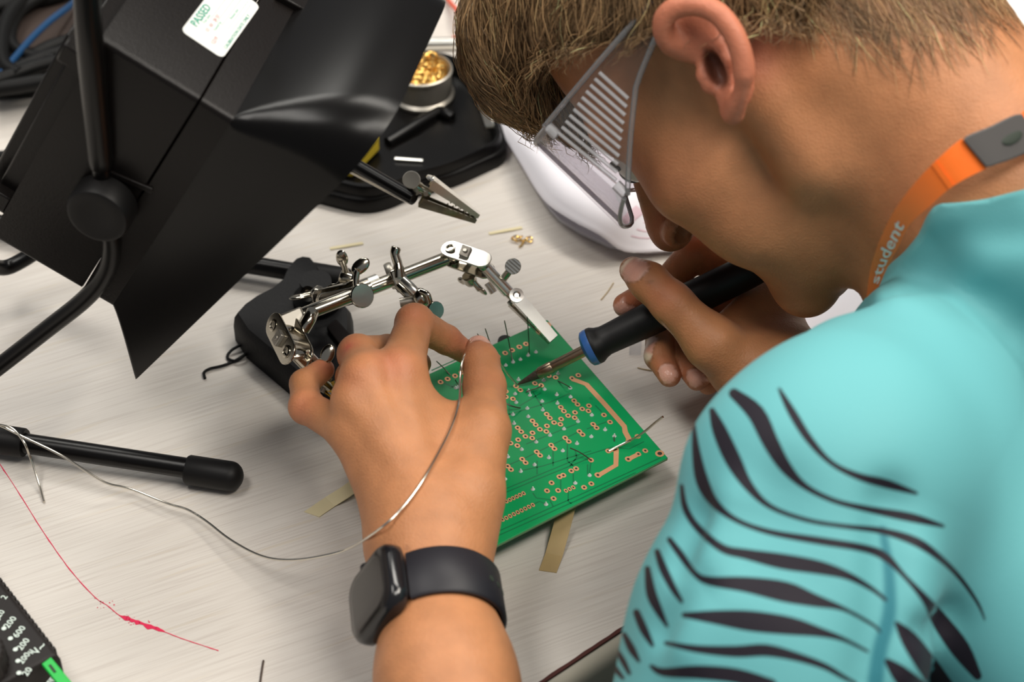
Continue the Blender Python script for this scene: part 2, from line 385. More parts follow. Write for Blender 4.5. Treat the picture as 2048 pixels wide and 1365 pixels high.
mb = MB(); mb.cyl(n0 + fdir * .004, g0 - gd * .155, .005, n=16); mb.build('cross_rod', 'black_enamel', fx)
# inspection sticker on the top face
def T(x, y, lift=0.0):                                     # pixel on the top face plane
    r = ray(x, y); t = ((P0 - XB * lift - C_) @ XB) / (r @ XB); return C_ + r * t
s00, s10, s01 = T(361, 62), T(448, 112), T(440, -42)       # lower-left, lower-right, upper-left of the print
ey_ = s10 - s00; ex_ = s01 - s00                           # ex: reading direction, ey: down the page
sw, sh = np.linalg.norm(ex_), np.linalg.norm(ey_); ex_ = ex_ / sw; ey_ = nrm(ey_ - (ey_ @ ex_) * ex_)
for nm, q in (('top_latch', [(546, 2), (607, 36), (660, -50), (596, -84)]), ('switch', [(500, -60), (546, -30), (580, -90), (540, -120)])):
    mb = MB(); mb.prism([T(*p, -.001) for p in q], -XB, .0045); mb.build(nm, 'black_abs', fx, bevel=.0008)
def SP(u, v, k=0): return s00 + ex_ * u * sw + ey_ * v * sh - XB * (.0002 + k)
mb = MB(); r = .0028; pl = []
for (cu, cv, s) in ((r, r, 2), (sw - r, r, 3), (sw - r, sh - r, 0), (r, sh - r, 1)):
    for k in range(5):
        t = (s * 90 + 90 * k / 4) * math.pi / 180; pl.append(s00 + ex_ * (cu + r * math.cos(t)) + ey_ * (cv + r * math.sin(t)) - XB * .0001)
mb.prism(pl, -XB, .00015); lab = mb.build('test_sticker', 'label_white', fx, angle=0); lab['label'] = 'white inspection sticker with green print'
def lt(txt, size, u, v, m, bold=False):
    mb = MB(); letter(mb, txt, size, SP(u, v, .00022), ex_, -ey_, bold); return mb.build('lettering', m, lab, angle=0, fix=False)
lt('PASSED', .0052, .36, .13, 'label_green', True)
lt('12   03   20 57', .0024, .36, .42, 'label_red'); lt('Test date', .002, .36, .27, 'label_pale'); lt('Tested by', .002, .36, .54, 'label_pale')
lt('1219', .0028, .16, .66, 'label_red'); lt('Retest due', .002, .66, .66, 'label_pale')
lt('CALIBRATION DATE ONLY', .0024, .46, .92, 'label_green')
mb = MB()
for v in (.34, .48, .60, .74, .83):
    a = SP(.40, v, .0001); b_ = SP(.95, v, .0001); mb.add([a - ey_ * .00012, b_ - ey_ * .00012, b_ + ey_ * .00012, a + ey_ * .00012], [(0, 1, 2, 3)])
mb.build('ruled_lines', 'label_pale', lab, angle=0, fix=False)
# ------------------------------------------------------------------ helping hand (soldering stand)
hh = empty('helping_hand', D(620, 680), 'helping hand with black iron base and nickel cross rod gripping the green board', 'soldering stand')
# base: chunky iron casting
bp_ = chaikin([D(*p) for p in [(462, 690), (496, 652), (566, 616), (582, 578), (604, 556), (634, 560), (656, 622), (726, 688), (650, 850), (592, 800)]], 1)
ctr = np.mean(bp_, axis=0); mb = MB()
mb.loft([[p for p in bp_], [p + Z * .010 for p in bp_], [ctr + (p - ctr) * .97 + Z * .016 for p in bp_], [ctr + (p - ctr) * .91 + Z * .019 for p in bp_]])
mb.build('base', 'cast_black', hh, angle=40)
bz = .019
mb = MB(); mb.hexa([D(*p, bz) for p in [(652, 655), (690, 705), (720, 690), (672, 638)]] + [D(*p, bz + .003) for p in [(652, 655), (690, 705), (720, 690), (672, 638)]]); mb.build('felt_pad', 'felt_black', hh, bevel=.001)
mb = MB(); mb.lathe(D(635, 612, bz - .002), Z, [(.013, 0), (.013, .006), (.0085, .012), (.0085, .018)], 28); mb.build('post_boss', 'cast_black', hh)
RZ = .060
RL, RR = D(560, 648, RZ), D(892, 518, RZ); rd = nrm(RR - RL)
mb = MB(); mb.cyl(RL, RR, .0037, n=24); mb.build('cross_rod', 'nickel', hh)
mid = D(724, 580, RZ); mb = MB(); mb.cyl(mid - rd * .004, mid + rd * .004, .0052, n=24); mb.build('rod_collar', 'nickel', hh)
m2 = D(745, 568, RZ); mb = MB(); mb.cyl(m2 - rd * .003, m2 + rd * .003, .0043, n=24); mb.build('rod_collar', 'nickel_bright', hh)
vN = nrm(C_ - mid)                                          # leaning direction of the plates
def stadium(mb, a, b, r, th, nn, n=10):
    a, b, nn = np.asarray(a), np.asarray(b), nrm(nn); d = b - a; d = nrm(d - (d @ nn) * nn); s = np.cross(nn, d)
    pl = [b + r * (math.sin(t) * s + math.cos(t) * d) for t in np.linspace(-1.57, 1.57, n)] + [a - r * (math.sin(t) * s + math.cos(t) * d) for t in np.linspace(-1.57, 1.57, n)]
    mb.prism([p - nn * th / 2 for p in pl], nn, th)
def plates(root, a, b, r, gap, nn, m='nickel', screw=True):
    nn = nrm(nn)
    for s in (1, -1):
        mb = MB(); stadium(mb, a + nn * s * gap / 2, b + nn * s * gap / 2, r, .0012, nn); mb.build('joint_plate', m if s > 0 else 'nickel', root, bevel=.0003)
        for c in (a, b):
            mb = MB(); c2 = c + nn * s * (gap / 2 + .0006)
            mb.lathe(c2, nn * s, [(r * .52, -.0004), (r * .5, .0004), (r * .34, .0005), (r * .26, -.0012), (0, -.0014)], 18); mb.build('ball_seat', 'nickel', root)
    for c in (a, b):
        mb = MB(); mb.ell(c, (nn, rd, np.cross(nn, rd)), (gap * .47,) * 3); mb.build('ball', 'nickel', root, angle=80)
    if screw:
        c = (a + b) / 2; mb = MB(); mb.cyl(c - nn * (gap / 2 + .006), c + nn * (gap / 2 + .0035), .0014, n=12)
        mb.box(c + nn * (gap / 2 + .0016), (nrm(b - a), np.cross(nn, nrm(b - a)), nn), (.0026, .0036, .0012)); mb.build('clamp_screw', 'steel_dull', root, bevel=.0004)
def wing(root, c, ax, d, L=.0115, r=.0042, m='nickel'):     # wing nut: hub and two ears
    ax = nrm(ax); d = nrm(np.asarray(d, float)); d = nrm(d - (d @ ax) * ax); mb = MB(); mb.lathe(c - ax * .003, ax, [(.0036, 0), (.0036, .004), (.0028, .0058), (.0014, .006)], 16)
    s = np.cross(ax, d)
    for q in (1, -1):
        e = c + d * q * L * .72 + ax * .0045; mb.tube([c + d * q * .002, c + d * q * L * .45 + ax * .002, e], [.0019, .0016, .0018], 10); mb.ell(e + d * q * .001, (d, ax * .9 + d * q * .35, s), (r * 1.05, r * .9, .0011))
    return mb.build('wing_nut', m, root, angle=60)
def disc(root, c, ax, r, th, m='nickel', name='thumb_pad'):
    mb = MB(); mb.lathe(np.asarray(c) - nrm(ax) * th / 2, ax, [(r * .93, 0), (r, th * .25), (r, th * .75), (r * .93, th), (r * .6, th * .97), (0, th * .95)], 26); return mb.build(name, m, root)
# post clamp between base and rod
pc = D(664, 592, .050)
mb = MB(); mb.cyl(D(635, 612, bz + .012), D(648, 600, .040), .0042, n=20); mb.build('post', 'nickel', hh)
mb = MB(); mb.ell(D(650, 598, .044), (rd, vN, Z), (.0058, .0058, .0058)); mb.build('ball', 'nickel', hh, angle=80)
plates(hh, D(652, 598, .045), D(714, 586, RZ - .001), .0062, .0075, np.cross(rd, Z) + .4 * Z, 'nickel', True)
wing(hh, D(690, 555, .054), -rd * .2 + U_ * .4 + R_ * -.8, (0.35, 0.2, 1), .0125)
wing(hh, D(634, 588, .040), np.array([-.3, -.9, .3]), (1, .1, .1), .011)
mb = MB(); mb.lathe(D(618, 588, .035), nrm(vN + R_ * -.3), [(.0042, 0), (.0042, .0022), (.0022, .0024), (.0016, .001), (0, .001)], 20); mb.build('lock_nut', 'nickel', hh)
disc(hh, Q(724, 592, 1.000), vN + R_ * .35, .0062, .0022)
mb = MB(); mb.tube(spline([Q(714, 590, 1.004), Q(712, 560, 1.004), Q(716, 538, 1.004)], 5), [.0016] * 10 + [.0022], 12); mb.ell(Q(721, 533, 1.004), (R_ * .75 + U_ * .66, U_ * .75 - R_ * .66, vN), (.0055, .0036, .0014)); mb.build('wing_ear', 'nickel', hh, angle=60)
# middle (magnifier) clamp with its own short arm
disc(hh, Q(783, 552, 1.030), rd * .8 + vN * .3, .0072, .004, 'steel_dull')
mb = MB(); mb.tube(spline([Q(798, 556, 1.014), Q(796, 530, 1.014), Q(790, 508, 1.014), Q(793, 494, 1.014)], 5), [.0028] * 5 + [.0024] * 6 + [.0026] * 4 + [.0018], 12, flat=R_); mb.build('wing_ear', 'nickel', hh, angle=60)
mb = MB(); mb.box(Q(800, 560, 1.018), (rd, np.cross(rd, vN), vN), (.004, .0062, .005)); mb.build('rod_clamp', 'nickel', hh, bevel=.0012)
for (a, b, s) in (((806, 560), (850, 612), .002), ((797, 572), (838, 622), -.004)):
    mb = MB(); mb.tube(spline([Q(*a, 1.008 - s), Q((a[0] + b[0]) / 2 + 3, (a[1] + b[1]) / 2 - 2, 1.006 - s), Q(*b, 1.012 - s)], 5), .0023, 12); mb.build('arm', 'nickel_bright' if s > 0 else 'nickel', hh)
mb = MB(); mb.cyl(Q(800, 606, 1.008), Q(835, 600, 1.008), .0024, n=16); mb.build('clamp_screw', 'steel_dull', hh)
mb = MB(); mb.ell(Q(842, 596, 1.004), (R_ + U_ * .3, vN, U_ - R_ * .3), (.0042, .004, .0052)); mb.build('ball', 'nickel', hh, angle=80)
mb = MB(); mb.tube(spline([Q(842, 582, 1.0), Q(856, 590, .998), Q(862, 612, 1.0)], 5), [.0014] * 10 + [.0022], 12); mb.build('wing_ear', 'nickel', hh, angle=60)
disc(hh, Q(871, 621, 1.0), vN + R_ * .5, .0046, .0018)
# right joint and clip
ja, jb = Q(905, 509, 1.032), Q(967, 531, 1.032); jn = nrm([-.2, -.12, .97])
plates(hh, ja, jb, .0053, .0085, jn, 'nickel_bright')
wing(hh, Q(940, 560, 1.036), -jn, R_ * .75 - U_ * .7, .008, .0032)
def clip(root, piv, tip, up, w0=.0034, w1=.0022, ope=.0035, bright='nickel_bright', tail=.016, jh=.0042):
    piv, tip = np.asarray(piv), np.asarray(tip); d = nrm(tip - piv); up = nrm(up - (up @ d) * d); s = np.cross(d, up); Ln = np.linalg.norm(tip - piv)
    for q, m in ((1, bright), (-1, 'nickel')):
        mb = MB(); R1 = []
        for t in np.linspace(0, 1, 7):
            w = w0 * (1 - t) + w1 * t; h = (jh * (1 - t) + .0024 * t); o = piv + d * Ln * t + up * q * (ope * (1 - t) * .9 + .0004 + h * .5)
            th = .0007
            R1.append([o + s * w + up * q * h * .5, o - s * w + up * q * h * .5, o - s * w - up * q * h * .5, o - s * (w - th) - up * q * h * .5, o - s * (w - th) + up * q * (h * .5 - th), o + s * (w - th) + up * q * (h * .5 - th), o + s * (w - th) - up * q * h * .5, o + s * w - up * q * h * .5])
        mb.loft(R1)
        for k in range(6):                                  # teeth
            t = .45 + k * .1; o = piv + d * Ln * t + up * q * (ope * (1 - t) * .9)
            for e in (1, -1):
                w = (w0 * (1 - t) + w1 * t) * e
                mb.add([o + s * w * .98 - d * .0008 + up * q * .0006, o + s * w * .98 + d * .0008 + up * q * .0006, o + s * w * .98 - up * q * .0006, o + s * w * .75 + up * q * .0006], [(0, 1, 2), (0, 2, 3), (1, 3, 2), (0, 3, 1)])
        mb.build('clip_jaw', m, root, angle=30)
    mb = MB(); mb.lathe(piv + up * (ope + .0046), up, [(.0038, -.0004), (.0038, .0006), (.0020, .0008), (.0012, .0002), (0, .0002)], 22); mb.build('pivot_eye', bright, root)
    mb = MB(); mb.cyl(piv - s * .0042, piv + s * .0042, .0013, n=14); mb.build('pivot_pin', 'steel_dull', root)
    mb = MB(); b0 = piv - d * tail; mb.tube([b0, b0 + d * .006, piv - d * .003, piv + d * .003], [.0031, .0031, .0026, .0021], 16); mb.build('clip_socket', 'nickel', root)
    return d, up, s
e0 = Q(1029, 598, 1.036); e1 = Q(1106, 680, 1.034); clip(hh, e0, e1, np.array([-.24, -.2, .95]), .0034, .0028, .0028)
mb = MB(); mb.cyl(jb + (e0 - jb) * .08, jb + (e0 - jb) * .80, .0034, n=20); mb.build('arm', 'nickel_bright', hh)
mb = MB(); mb.cyl(Q(975, 566, 1.045), Q(988, 586, 1.045), .0022, n=14); mb.build('clip_handle', 'nickel_bright', hh)
mb = MB(); mb.cyl(Q(1004, 562, 1.035), Q(1020, 541, 1.03), .0020, n=14); mb.build('clip_handle', 'nickel', hh)
kd = nrm(vN * .9 - R_ * .1); kc2 = Q(1026, 533, 1.028)
disc(hh, kc2, kd, .0042, .0016, 'steel_dull')
kx = nrm(R_ * .75 - U_ * .66); ky = np.cross(kd, kx)
for k in range(5):
    o = (k - 2) * .0016; L = math.sqrt(max(.0040 ** 2 - o * o, 0)); mb = MB(); mb.box(kc2 + kd * .0010 + ky * o, (kx, ky, kd), (L, .00038, .0006)); mb.build('pad_ridge', 'nickel_bright', hh, angle=0)
# left joint and its clip, partly behind the hand
la, lb = Q(566, 656, .990), Q(592, 708, .975); ln_ = nrm(vN * .6 - R_ * .75 + U_ * .2)
plates(hh, la, lb, .0066, .0105, ln_, 'nickel')
mb = MB(); mb.box(Q(588, 640, .995), (rd, vN, np.cross(rd, vN)), (.006, .004, .005)); mb.build('rod_end', 'steel_dull', hh, bevel=.001)
mb = MB(); mb.tube(spline([Q(606, 660, .99), Q(618, 640, .99), Q(624, 626, .995)], 4), .0034, 12); mb.build('wing_ear', 'nickel', hh, angle=60)
f0 = Q(652, 770, .985); clip(hh, f0, Q(715, 822, 1.01), vN + R_ * .4, tail=.012)
mb = MB(); mb.cyl(lb + (f0 - lb) * .05, lb + (f0 - lb) * .85, .0036, n=20); mb.build('arm', 'nickel', hh)
mb = MB(); mb.cyl(lb + (f0 - lb) * .1 + R_ * .004 + U_ * .003, lb + (f0 - lb) * .6 + R_ * .004 + U_ * .003, .0014, n=12); mb.build('clip_handle', 'nickel_bright', hh)
mb = MB(); mb.tube([Q(638, 730, .975), Q(650, 716, .972)], .0018, 10); mb.ell(Q(655, 709, .971), (R_ * .4 + U_, R_ - U_ * .4, vN), (.0052, .0034, .0013)); mb.build('wing_ear', 'nickel', hh, angle=60)
mb = MB(); mb.tube([Q(664, 772, .992), Q(690, 806, .998)], [.0038, .0034], 14); mb.build('clip_sleeve', 'yellow_plastic', hh)
# second helping hand whose clip pokes out beyond the hood
h2 = empty('helping_hand', D(560, 330), 'second helping hand behind the hood, only its clip and rod in view', 'soldering stand')
q0, q1 = Q(690, 318, 1.075), Q(828, 398, 1.055)
mb = MB(); mb.cyl(q0 + (q0 - q1) * 1.9, q1, .0036, n=18); mb.build('rod', 'black_enamel', h2)
mb = MB(); mb.cyl(Q(700, 338, 1.075), Q(822, 402, 1.06), .0022, n=14); mb.build('clip_handle', 'nickel', h2)
disc(h2, Q(823, 360, 1.05), vN + R_ * -.2, .0048, .002, 'steel_dull'); mb = MB(); mb.cyl(Q(823, 362, 1.052), Q(834, 388, 1.056), .0016); mb.build('clip_handle', 'steel_dull', h2)
clip(h2, Q(852, 383, 1.058), Q(955, 436, 1.065), vN * .35 + U_ * .8 + R_ * .45, .0036, .0022, .0030, tail=.010, jh=.0056)
k0 = q0 + (q0 - q1) * 1.9
mb = MB(); mb.ell(k0, (R_, U_, vN), (.006,) * 3); mb.build('ball', 'nickel', h2, angle=80)
mb = MB(); mb.cyl(np.array([k0[0], k0[1], .02]), k0, .004); mb.build('post', 'nickel', h2)
mb = MB(); mb.lathe(np.array([k0[0], k0[1], 0]), Z, [(.03, 0), (.03, .012), (.026, .018), (.01, .022)], 28); mb.build('base', 'cast_black', h2)

# ------------------------------------------------------------------ circuit board
PZ = .018
A_, B_, C2_ = D(1094, 640, PZ), D(1335, 916, PZ), D(966, 1105, PZ)
C2_ = C2_ + 0; D4_ = A_ + C2_ - B_
pcb = empty('circuit_board', (A_ + B_ + C2_ + D4_) / 4, 'green circuit board with copper pads under the left hand', 'circuit board')
mb = MB(); mb.prism([p - Z * .0016 for p in (A_, D4_, C2_, B_)], Z, .0016); bd = mb.build('board', 'pcb_green', pcb, angle=0, bevel=.0002)
mb = MB()
for a, b in ((A_, D4_), (D4_, C2_), (C2_, B_), (B_, A_)):
    n = nrm(np.cross(b - a, Z)); c = (A_ + C2_) / 2; n = n if n @ ((a + b) / 2 - c) > 0 else -n
    mb.box((a + b) / 2 - Z * .0009 + n * .0001, (nrm(b - a), n, Z), (np.linalg.norm(b - a) / 2 - .0002, .0002, .0005))
mb.build('board_edge', 'pcb_edge', pcb, angle=0)
pu = nrm(B_ - A_); pv = nrm(np.cross(Z, pu))
def c8(x, y): return (850 + x / 2.967, 700 + y / 2.967)
def c6(x, y): return (800 + x / 3.413, 400 + y / 3.413)
def ringmesh(name, r, h, lu, mname):
    mb = MB(); n = 16; top = []; 
    for rad, z, el in ((r, 0, lu), (r, .00012, lu), (h, .00014, lu * .4)):
        ring_ = []
        for t in np.arange(n) * 2 * math.pi / n:
            c, s = math.cos(t), math.sin(t); ring_.append(pu * (rad * c + el * (1 if c > .01 else -1 if c < -.01 else 0)) + pv * rad * s + Z * z)
        top.append(ring_)
    mb.loft(top, cap0=True, cap1=False); mb.m = 1
    mb.add(top[2], [tuple(range(n))])
    return mb.mesh(name, [mname, 'hole_dark'], 0, fix=False)
padm = ringmesh('pad', .0014, .0006, .0003, 'copper_pad'); holem = ringmesh('pad', .0023, .0012, 0, 'copper_pad'); smallm = ringmesh('pad', .00085, .0004, .0005, 'copper_pad')
def put(me, px, name, lift=0.00005, rz=0.0, sc=1.0):
    o = link(name, me, pcb); p = D(*px, PZ + lift); o.matrix_basis = Matrix.Translation(Vector(p)) @ Matrix.Rotation(rz, 4, 'Z') @ Matrix.Scale(sc, 4); return o
pads = [c6(*p) for p in [(860, 985), (815, 1005), (765, 1027), (718, 1047), (668, 1070), (640, 1090), (277, 1245), (325, 1224), (376, 1203), (420, 1180)]]
for p in pads: put(padm, p, 'pad')
P8 = [(480,247),(480,280),(522,292),(540,217),(566,240),(652,200),(690,212),(735,155),(775,165),(873,170),(910,152),(885,303),(905,325),(933,352),(973,333),(970,364),(806,342),(824,365),(849,392),(890,373),(888,404),(808,412),(803,443),(722,383),(741,406),(766,433),(724,453),(720,486),(638,423),(657,446),(682,473),(638,494),(636,525),(550,464),(571,487),(596,515),(553,535),(548,570),(483,527),(508,555),(467,577),(462,610),(470,507),(1062,388),(1098,430),(998,443),(1018,464),(916,485),(935,504),(832,524),(853,545),(749,567),(768,588),(663,607),(683,628),(577,650),(597,671),(491,692),(510,712),(1087,602),(1262,515),(1307,600),(1206,650),(1266,620),(1026,745),(985,656),(897,706),(868,720),(798,755),(821,746),(751,791),(724,838),(790,836),(944,818),(987,796),(763,884)]
for p in P8: put(padm, c8(*p), 'pad', sc=.95 if p not in ((1026, 745), (1206, 650)) else 1.1)
for k in range(10): put(smallm, c8(585 - 20.5 * k, 853 + 9.7 * k), 'pad')
for k in range(9): put(smallm, c8(640 - 22.5 * k, 922 + 11 * k), 'pad')
for p in [(836, 838), (858, 828), (880, 818)]: put(smallm, c8(*p), 'pad')
put(holem, c8(1393, 617), 'mounting_hole'); put(holem, c6(1003, 856), 'mounting_hole')
# solder joints: little cones with a clipped lead
def jointmesh(h):
    mb = MB(); mb.lathe((0, 0, 0), Z, [(.0016, 0), (.0014, .0004), (.0008, .0010), (.0005, h), (.0004, h + .0003)], 12); return mb.mesh('solder_joint', ['solder'], 60)
jm = [jointmesh(.0016), jointmesh(.0022)]
J6 = [(928,1040),(875,1062),(822,1090),(772,1108),(722,1130),(685,1145),(380,1285),(430,1260),(395,1280)]
J8 = [(555,178),(705,182),(790,142),(862,228),(782,267),(864,280),(623,270),(695,306),(786,318),(607,348),(699,358),(541,313),(522,385),(613,397),(528,438),(825,470),(742,508),(660,548),(908,426),(990,388),(1069,475),(987,516),(902,557),(818,600),(735,641),(650,683),(568,722),(574,592),(492,636),(475,768),(1124,513),(977,746),(640,828),(892,792),(718,918),(710,235),(615,245),(535,262),(375,1130)]
for i, p in enumerate([c6(*q) for q in J6] + [c8(*q) for q in J8]): put(jm[i % 2], p, 'solder_joint', rz=i * 1.3, sc=.68)
def strip(pts, w, m, name='trace', lift=.0001, h=.00012):
    P = [D(*p, PZ + lift) for p in pts]; mb = MB(); A = []; B = []
    for i, p in enumerate(P):
        t = nrm(P[min(i + 1, len(P) - 1)] - P[max(i - 1, 0)]); s = np.cross(Z, t) * w / 2; A.append(p + s); B.append(p - s)
    mb.sheet([A, B], h, Z); return mb.build(name, m, pcb, angle=0)
strip([c8(*p) for p in [(875, 175), (905, 185), (958, 205), (1060, 315), (1183, 455), (1188, 488), (1210, 528), (1205, 545)]], .0027, 'copper_pad')
strip([c8(*p) for p in [(1135, 585), (1133, 685), (1030, 745)]], .0026, 'copper_pad')
strip([c8(*p) for p in [(1206, 650), (1266, 620)]], .0026, 'copper_pad')
strip([c8(*p) for p in [(1090, 603), (1135, 585)]], .0022, 'copper_pad')
for pts in [[(470, 392), (740, 312), (862, 258)], [(480, 690), (600, 640), (930, 478)], [(560, 720), (700, 690), (985, 600)], [(420, 850), (600, 775), (960, 625), (1120, 575)], [(400, 880), (640, 780), (985, 640)], [(965, 680), (965, 745)], [(985, 665), (975, 740)], [(845, 560), (845, 660), (880, 690)], [(760, 600), (760, 690)], [(665, 660), (665, 740)], [(880, 735), (880, 800)], [(805, 765), (805, 835)], [(850, 840), (850, 900), (870, 915)], [(640, 850), (660, 880), (740, 890), (760, 930)], [(550, 960), (680, 900), (720, 918)], [(430, 1080), (900, 870), (1400, 640)], [(420, 1110), (900, 895), (1250, 730)], [(1010, 330), (1050, 370)], [(560, 335), (690, 255)], [(500, 385), (500, 300)], [(640, 250), (690, 330), (720, 370)], [(890, 590), (900, 640), (860, 690)], [(960, 470), (1100, 420)], [(600, 560), (900, 440)], [(1140, 580), (1210, 590), (1300, 545)]]:
    strip([c8(*p) for p in pts], .0007, 'pcb_trace', lift=.00002, h=.00004)
for pts in [[(215, 1165), (420, 1075)], [(340, 1290), (430, 1225)], [(300, 1250), (410, 1300)]]:
    strip([c6(*p) for p in pts], .0008, 'pcb_trace', lift=.00002, h=.00004)
# component leads standing up out of the board
def lead(pts, r=.00030, m='lead_dark'):
    mb = MB(); mb.tube(spline(pts, 4), r, 6); return mb.build('component_lead', m, pcb)
lead([D(*c6(640, 1062), PZ), Q(*c6(610, 965), 1.035), Q(*c6(582, 880), 1.02)])
lead([D(*c6(770, 1105), PZ), Q(*c6(742, 965), 1.035), Q(*c6(713, 825), 1.02)])
lead([D(*c6(882, 1050), PZ), Q(*c6(878, 930), 1.035), Q(*c6(868, 800), 1.022)])
lead([D(*c6(690, 1150), PZ), Q(*c6(610, 1040), 1.03), Q(*c6(528, 915), 1.015)])
lead([D(*c6(345, 1200), PZ), Q(*c6(300, 1150), 1.03), Q(*c6(250, 1103), 1.02)])
lead([D(*c6(400, 1270), PZ), Q(*c6(375, 1225), 1.02)])
lead([D(*c8(566, 346), PZ + .001), D(*c8(515, 335), PZ + .004), D(*c8(468, 312), PZ + .006)], .00035)
lead([D(*c8(985, 655), PZ + .0005), D(*c8(920, 610), PZ + .004), D(*c8(860, 583), PZ + .006)])
lead([D(*c8(790, 185), PZ), D(*c8(830, 205), PZ + .003), D(*c8(862, 225), PZ + .0008)])
lead([D(*c8(690, 215), PZ), D(*c8(670, 225), PZ + .004), D(*c8(600, 250), PZ + .001)])
lead([D(*c8(1124, 545), PZ), D(*c8(1122, 515), PZ + .002)])
mb = MB(); mb.tube(spline([D(*c8(1090, 602), PZ + .0004), D(*c8(1130, 582), PZ + .0012), D(*c8(1215, 540), PZ + .004), D(*c8(1275, 508), PZ + .009), D(*c8(1370, 430), PZ + .018), D(*c8(1412, 398), PZ + .022)], 5), [.0006] + [.00065] * 24 + [.0006], 10); o = mb.build('component_lead', 'tin_wire', pcb); o['label'] = 'thick bright lead rising past the board edge'
# parts soldered on the underside, carrying the board
for (x, y, s) in ((1010, 680, .004), (1180, 880, .0035), (1050, 1000, .004), (900, 800, .0035), (820, 900, .004), (1120, 780, .0032)):
    mb = MB(); c = D(x, y, PZ - .0016); mb.lathe(c - Z * .0155, Z, [(s * .8, 0), (s, .001), (s, .0145), (s * .9, .0157)], 16); mb.build('underside_component', 'black_abs', pcb)
mb = MB()
letter(mb, 'R17', .0022, D(*c8(985, 290), PZ + .0001), pu * .6 + pv * 0, np.cross(Z, pu)); mb.build('silkscreen', 'pcb_trace', pcb, angle=0, fix=False)

# ------------------------------------------------------------------ soldering iron
it, ir, ie = Q(1036, 769, 1.0215), Q(1184, 694, 1.010), Q(1560, 513, .994)
iron = empty('soldering_iron', it, 'soldering iron with black grip and blue collar held in the right hand', 'soldering iron')
idr = nrm(ir - it); hd = nrm(ie - ir)
mb = MB(); Ls = np.linalg.norm(ir - it)
mb.lathe(it, idr, [(.0004, 0), (.0011, .003), (.0019, .008), (.0026, .0125)], 20); mb.build('tip', 'tip_oxide', iron)
mb = MB(); mb.lathe(it, idr, [(.0026, .0120), (.0031, .0135), (.0032, .0200), (.0029, .0206)], 20); mb.build('tip_sleeve', 'barrel', iron)
mb = MB(); mb.lathe(it, idr, [(.0029, .0204), (.0030, Ls * .99)], 24); mb.build('barrel', 'barrel', iron)
mb = MB(); mb.lathe(ir - hd * .004, hd, [(.003, -.001), (.0074, 0), (.0092, .0012), (.0097, .003), (.0097, .0045), (.0085, .0055)], 36); mb.build('collar', 'blue_plastic', iron)
LH = np.linalg.norm(ie - ir)
mb = MB(); mb.lathe(ir, hd, [(.0096, .0004), (.0097, .0012), (.0096, .0026), (.0084, .0048), (.0077, .0075), (.0078, .012), (.0086, .032), (.0089, .055), (.0087, LH - .02), (.0078, LH - .004), (.005, LH)], 36); mb.build('handle', 'handle_black', iron)
mb = MB(); cb = [ie, ie + hd * .03, ie + hd * .07 + Z * -.02, ie + hd * .11 + Z * -.062, D(1880, 560, .004), D(2100, 420, .004), D(2300, 300, .004)]
mb.tube(spline(cb, 6), .0028, 10); mb.build('cord', 'cable_black', iron)
# ------------------------------------------------------------------ solder wire
def wire_thing(name, pts, r, m, label, cat, n=8, sides=10, group=None):
    mb = MB(); mb.tube(spline(pts, n), r, sides); o = mb.build(name, m); return tag(o, label, cat, group)
wire_thing('wire_offcut', [D(0, 850, .0225), D(25, 858, .0235), D(48, 885, .021), D(62, 920, .012), D(78, 970, .003), D(88, 1005, .0008)], .0006, 'tin_wire', 'short bent solder end hanging over the black stand foot', 'wire offcut')
wire_thing('hook_wire', [D(482, 690, .003), D(462, 702, .002), D(455, 716, .001), D(470, 722, .002), D(488, 712, .003), D(492, 708, .002), D(470, 722, .001), D(445, 732, .0012), D(420, 738, .0012), D(408, 746, .001), D(410, 757, .001)], .0008, 'cable_black', 'thin black hooked wire beside the iron base', 'wire offcut')
wire_thing('wire_offcut', [D(527, 1322, .0006), D(524, 1340, .0006), D(519, 1375, .0006)], .0005, 'lead_dark', 'dark wire offcut lying at the bottom edge left of the watch', 'wire offcut')
wire_thing('wire_offcut', [D(1227, 566, .0004), D(1216, 583, .0004), D(1202, 600, .0004)], .0003, 'tape_tan', 'hair-thin tan offcut on the desk above the soldering iron', 'wire offcut')
wire_thing('wire_offcut', [D(1275, 736, .0004), D(1300, 741, .0004), D(1330, 742, .0004)], .0003, 'tape_tan', 'hair-thin tan offcut under the right fingertips', 'wire offcut')
def strip_thing(name, pts, w, m, label, cat, lift=.0004, h=.0004, ends=None):
    P = [np.asarray(p) for p in pts]; mb = MB(); A = []; B = []
    for i, p in enumerate(P):
        t = nrm(P[min(i + 1, len(P) - 1)] - P[max(i - 1, 0)]); s = nrm(np.cross(Z, t)) * w / 2; A.append(p + s); B.append(p - s)
    if ends: A[0] = A[0] + ends * nrm(P[0] - P[1])
    mb.sheet([A, B], h, Z); o = mb.build(name, m, angle=0); return tag(o, label, cat)
strip_thing('solder_sliver', [D(660, 497, .0006), D(695, 491, .0009), D(726, 486, .0006)], .0022, 'tape_cream', 'pale sliver on the desk between hood and cross rod', 'offcut')
strip_thing('solder_sliver', [D(978, 467, .0006), D(1010, 461, .0009), D(1044, 455, .0006)], .0022, 'tape_cream', 'pale sliver on the desk below the open crocodile clip', 'offcut')
strip_thing('masking_tape', [D(628, 1026, .0004), D(660, 1004, .0006), D(690, 985, .003), D(722, 962, .006)], .0080, 'tape_cream', 'cream strip of masking tape left of the wrist', 'tape', ends=.003)
strip_thing('masking_tape', [D(1096, 1142, .0004), D(1108, 1110, .0012), D(1122, 1060, .005), D(1135, 1010, .010), D(1146, 980, .0145)], .0085, 'tape_tan', 'tan strip of masking tape hanging from under the board', 'tape', ends=.001)
mb = MB()
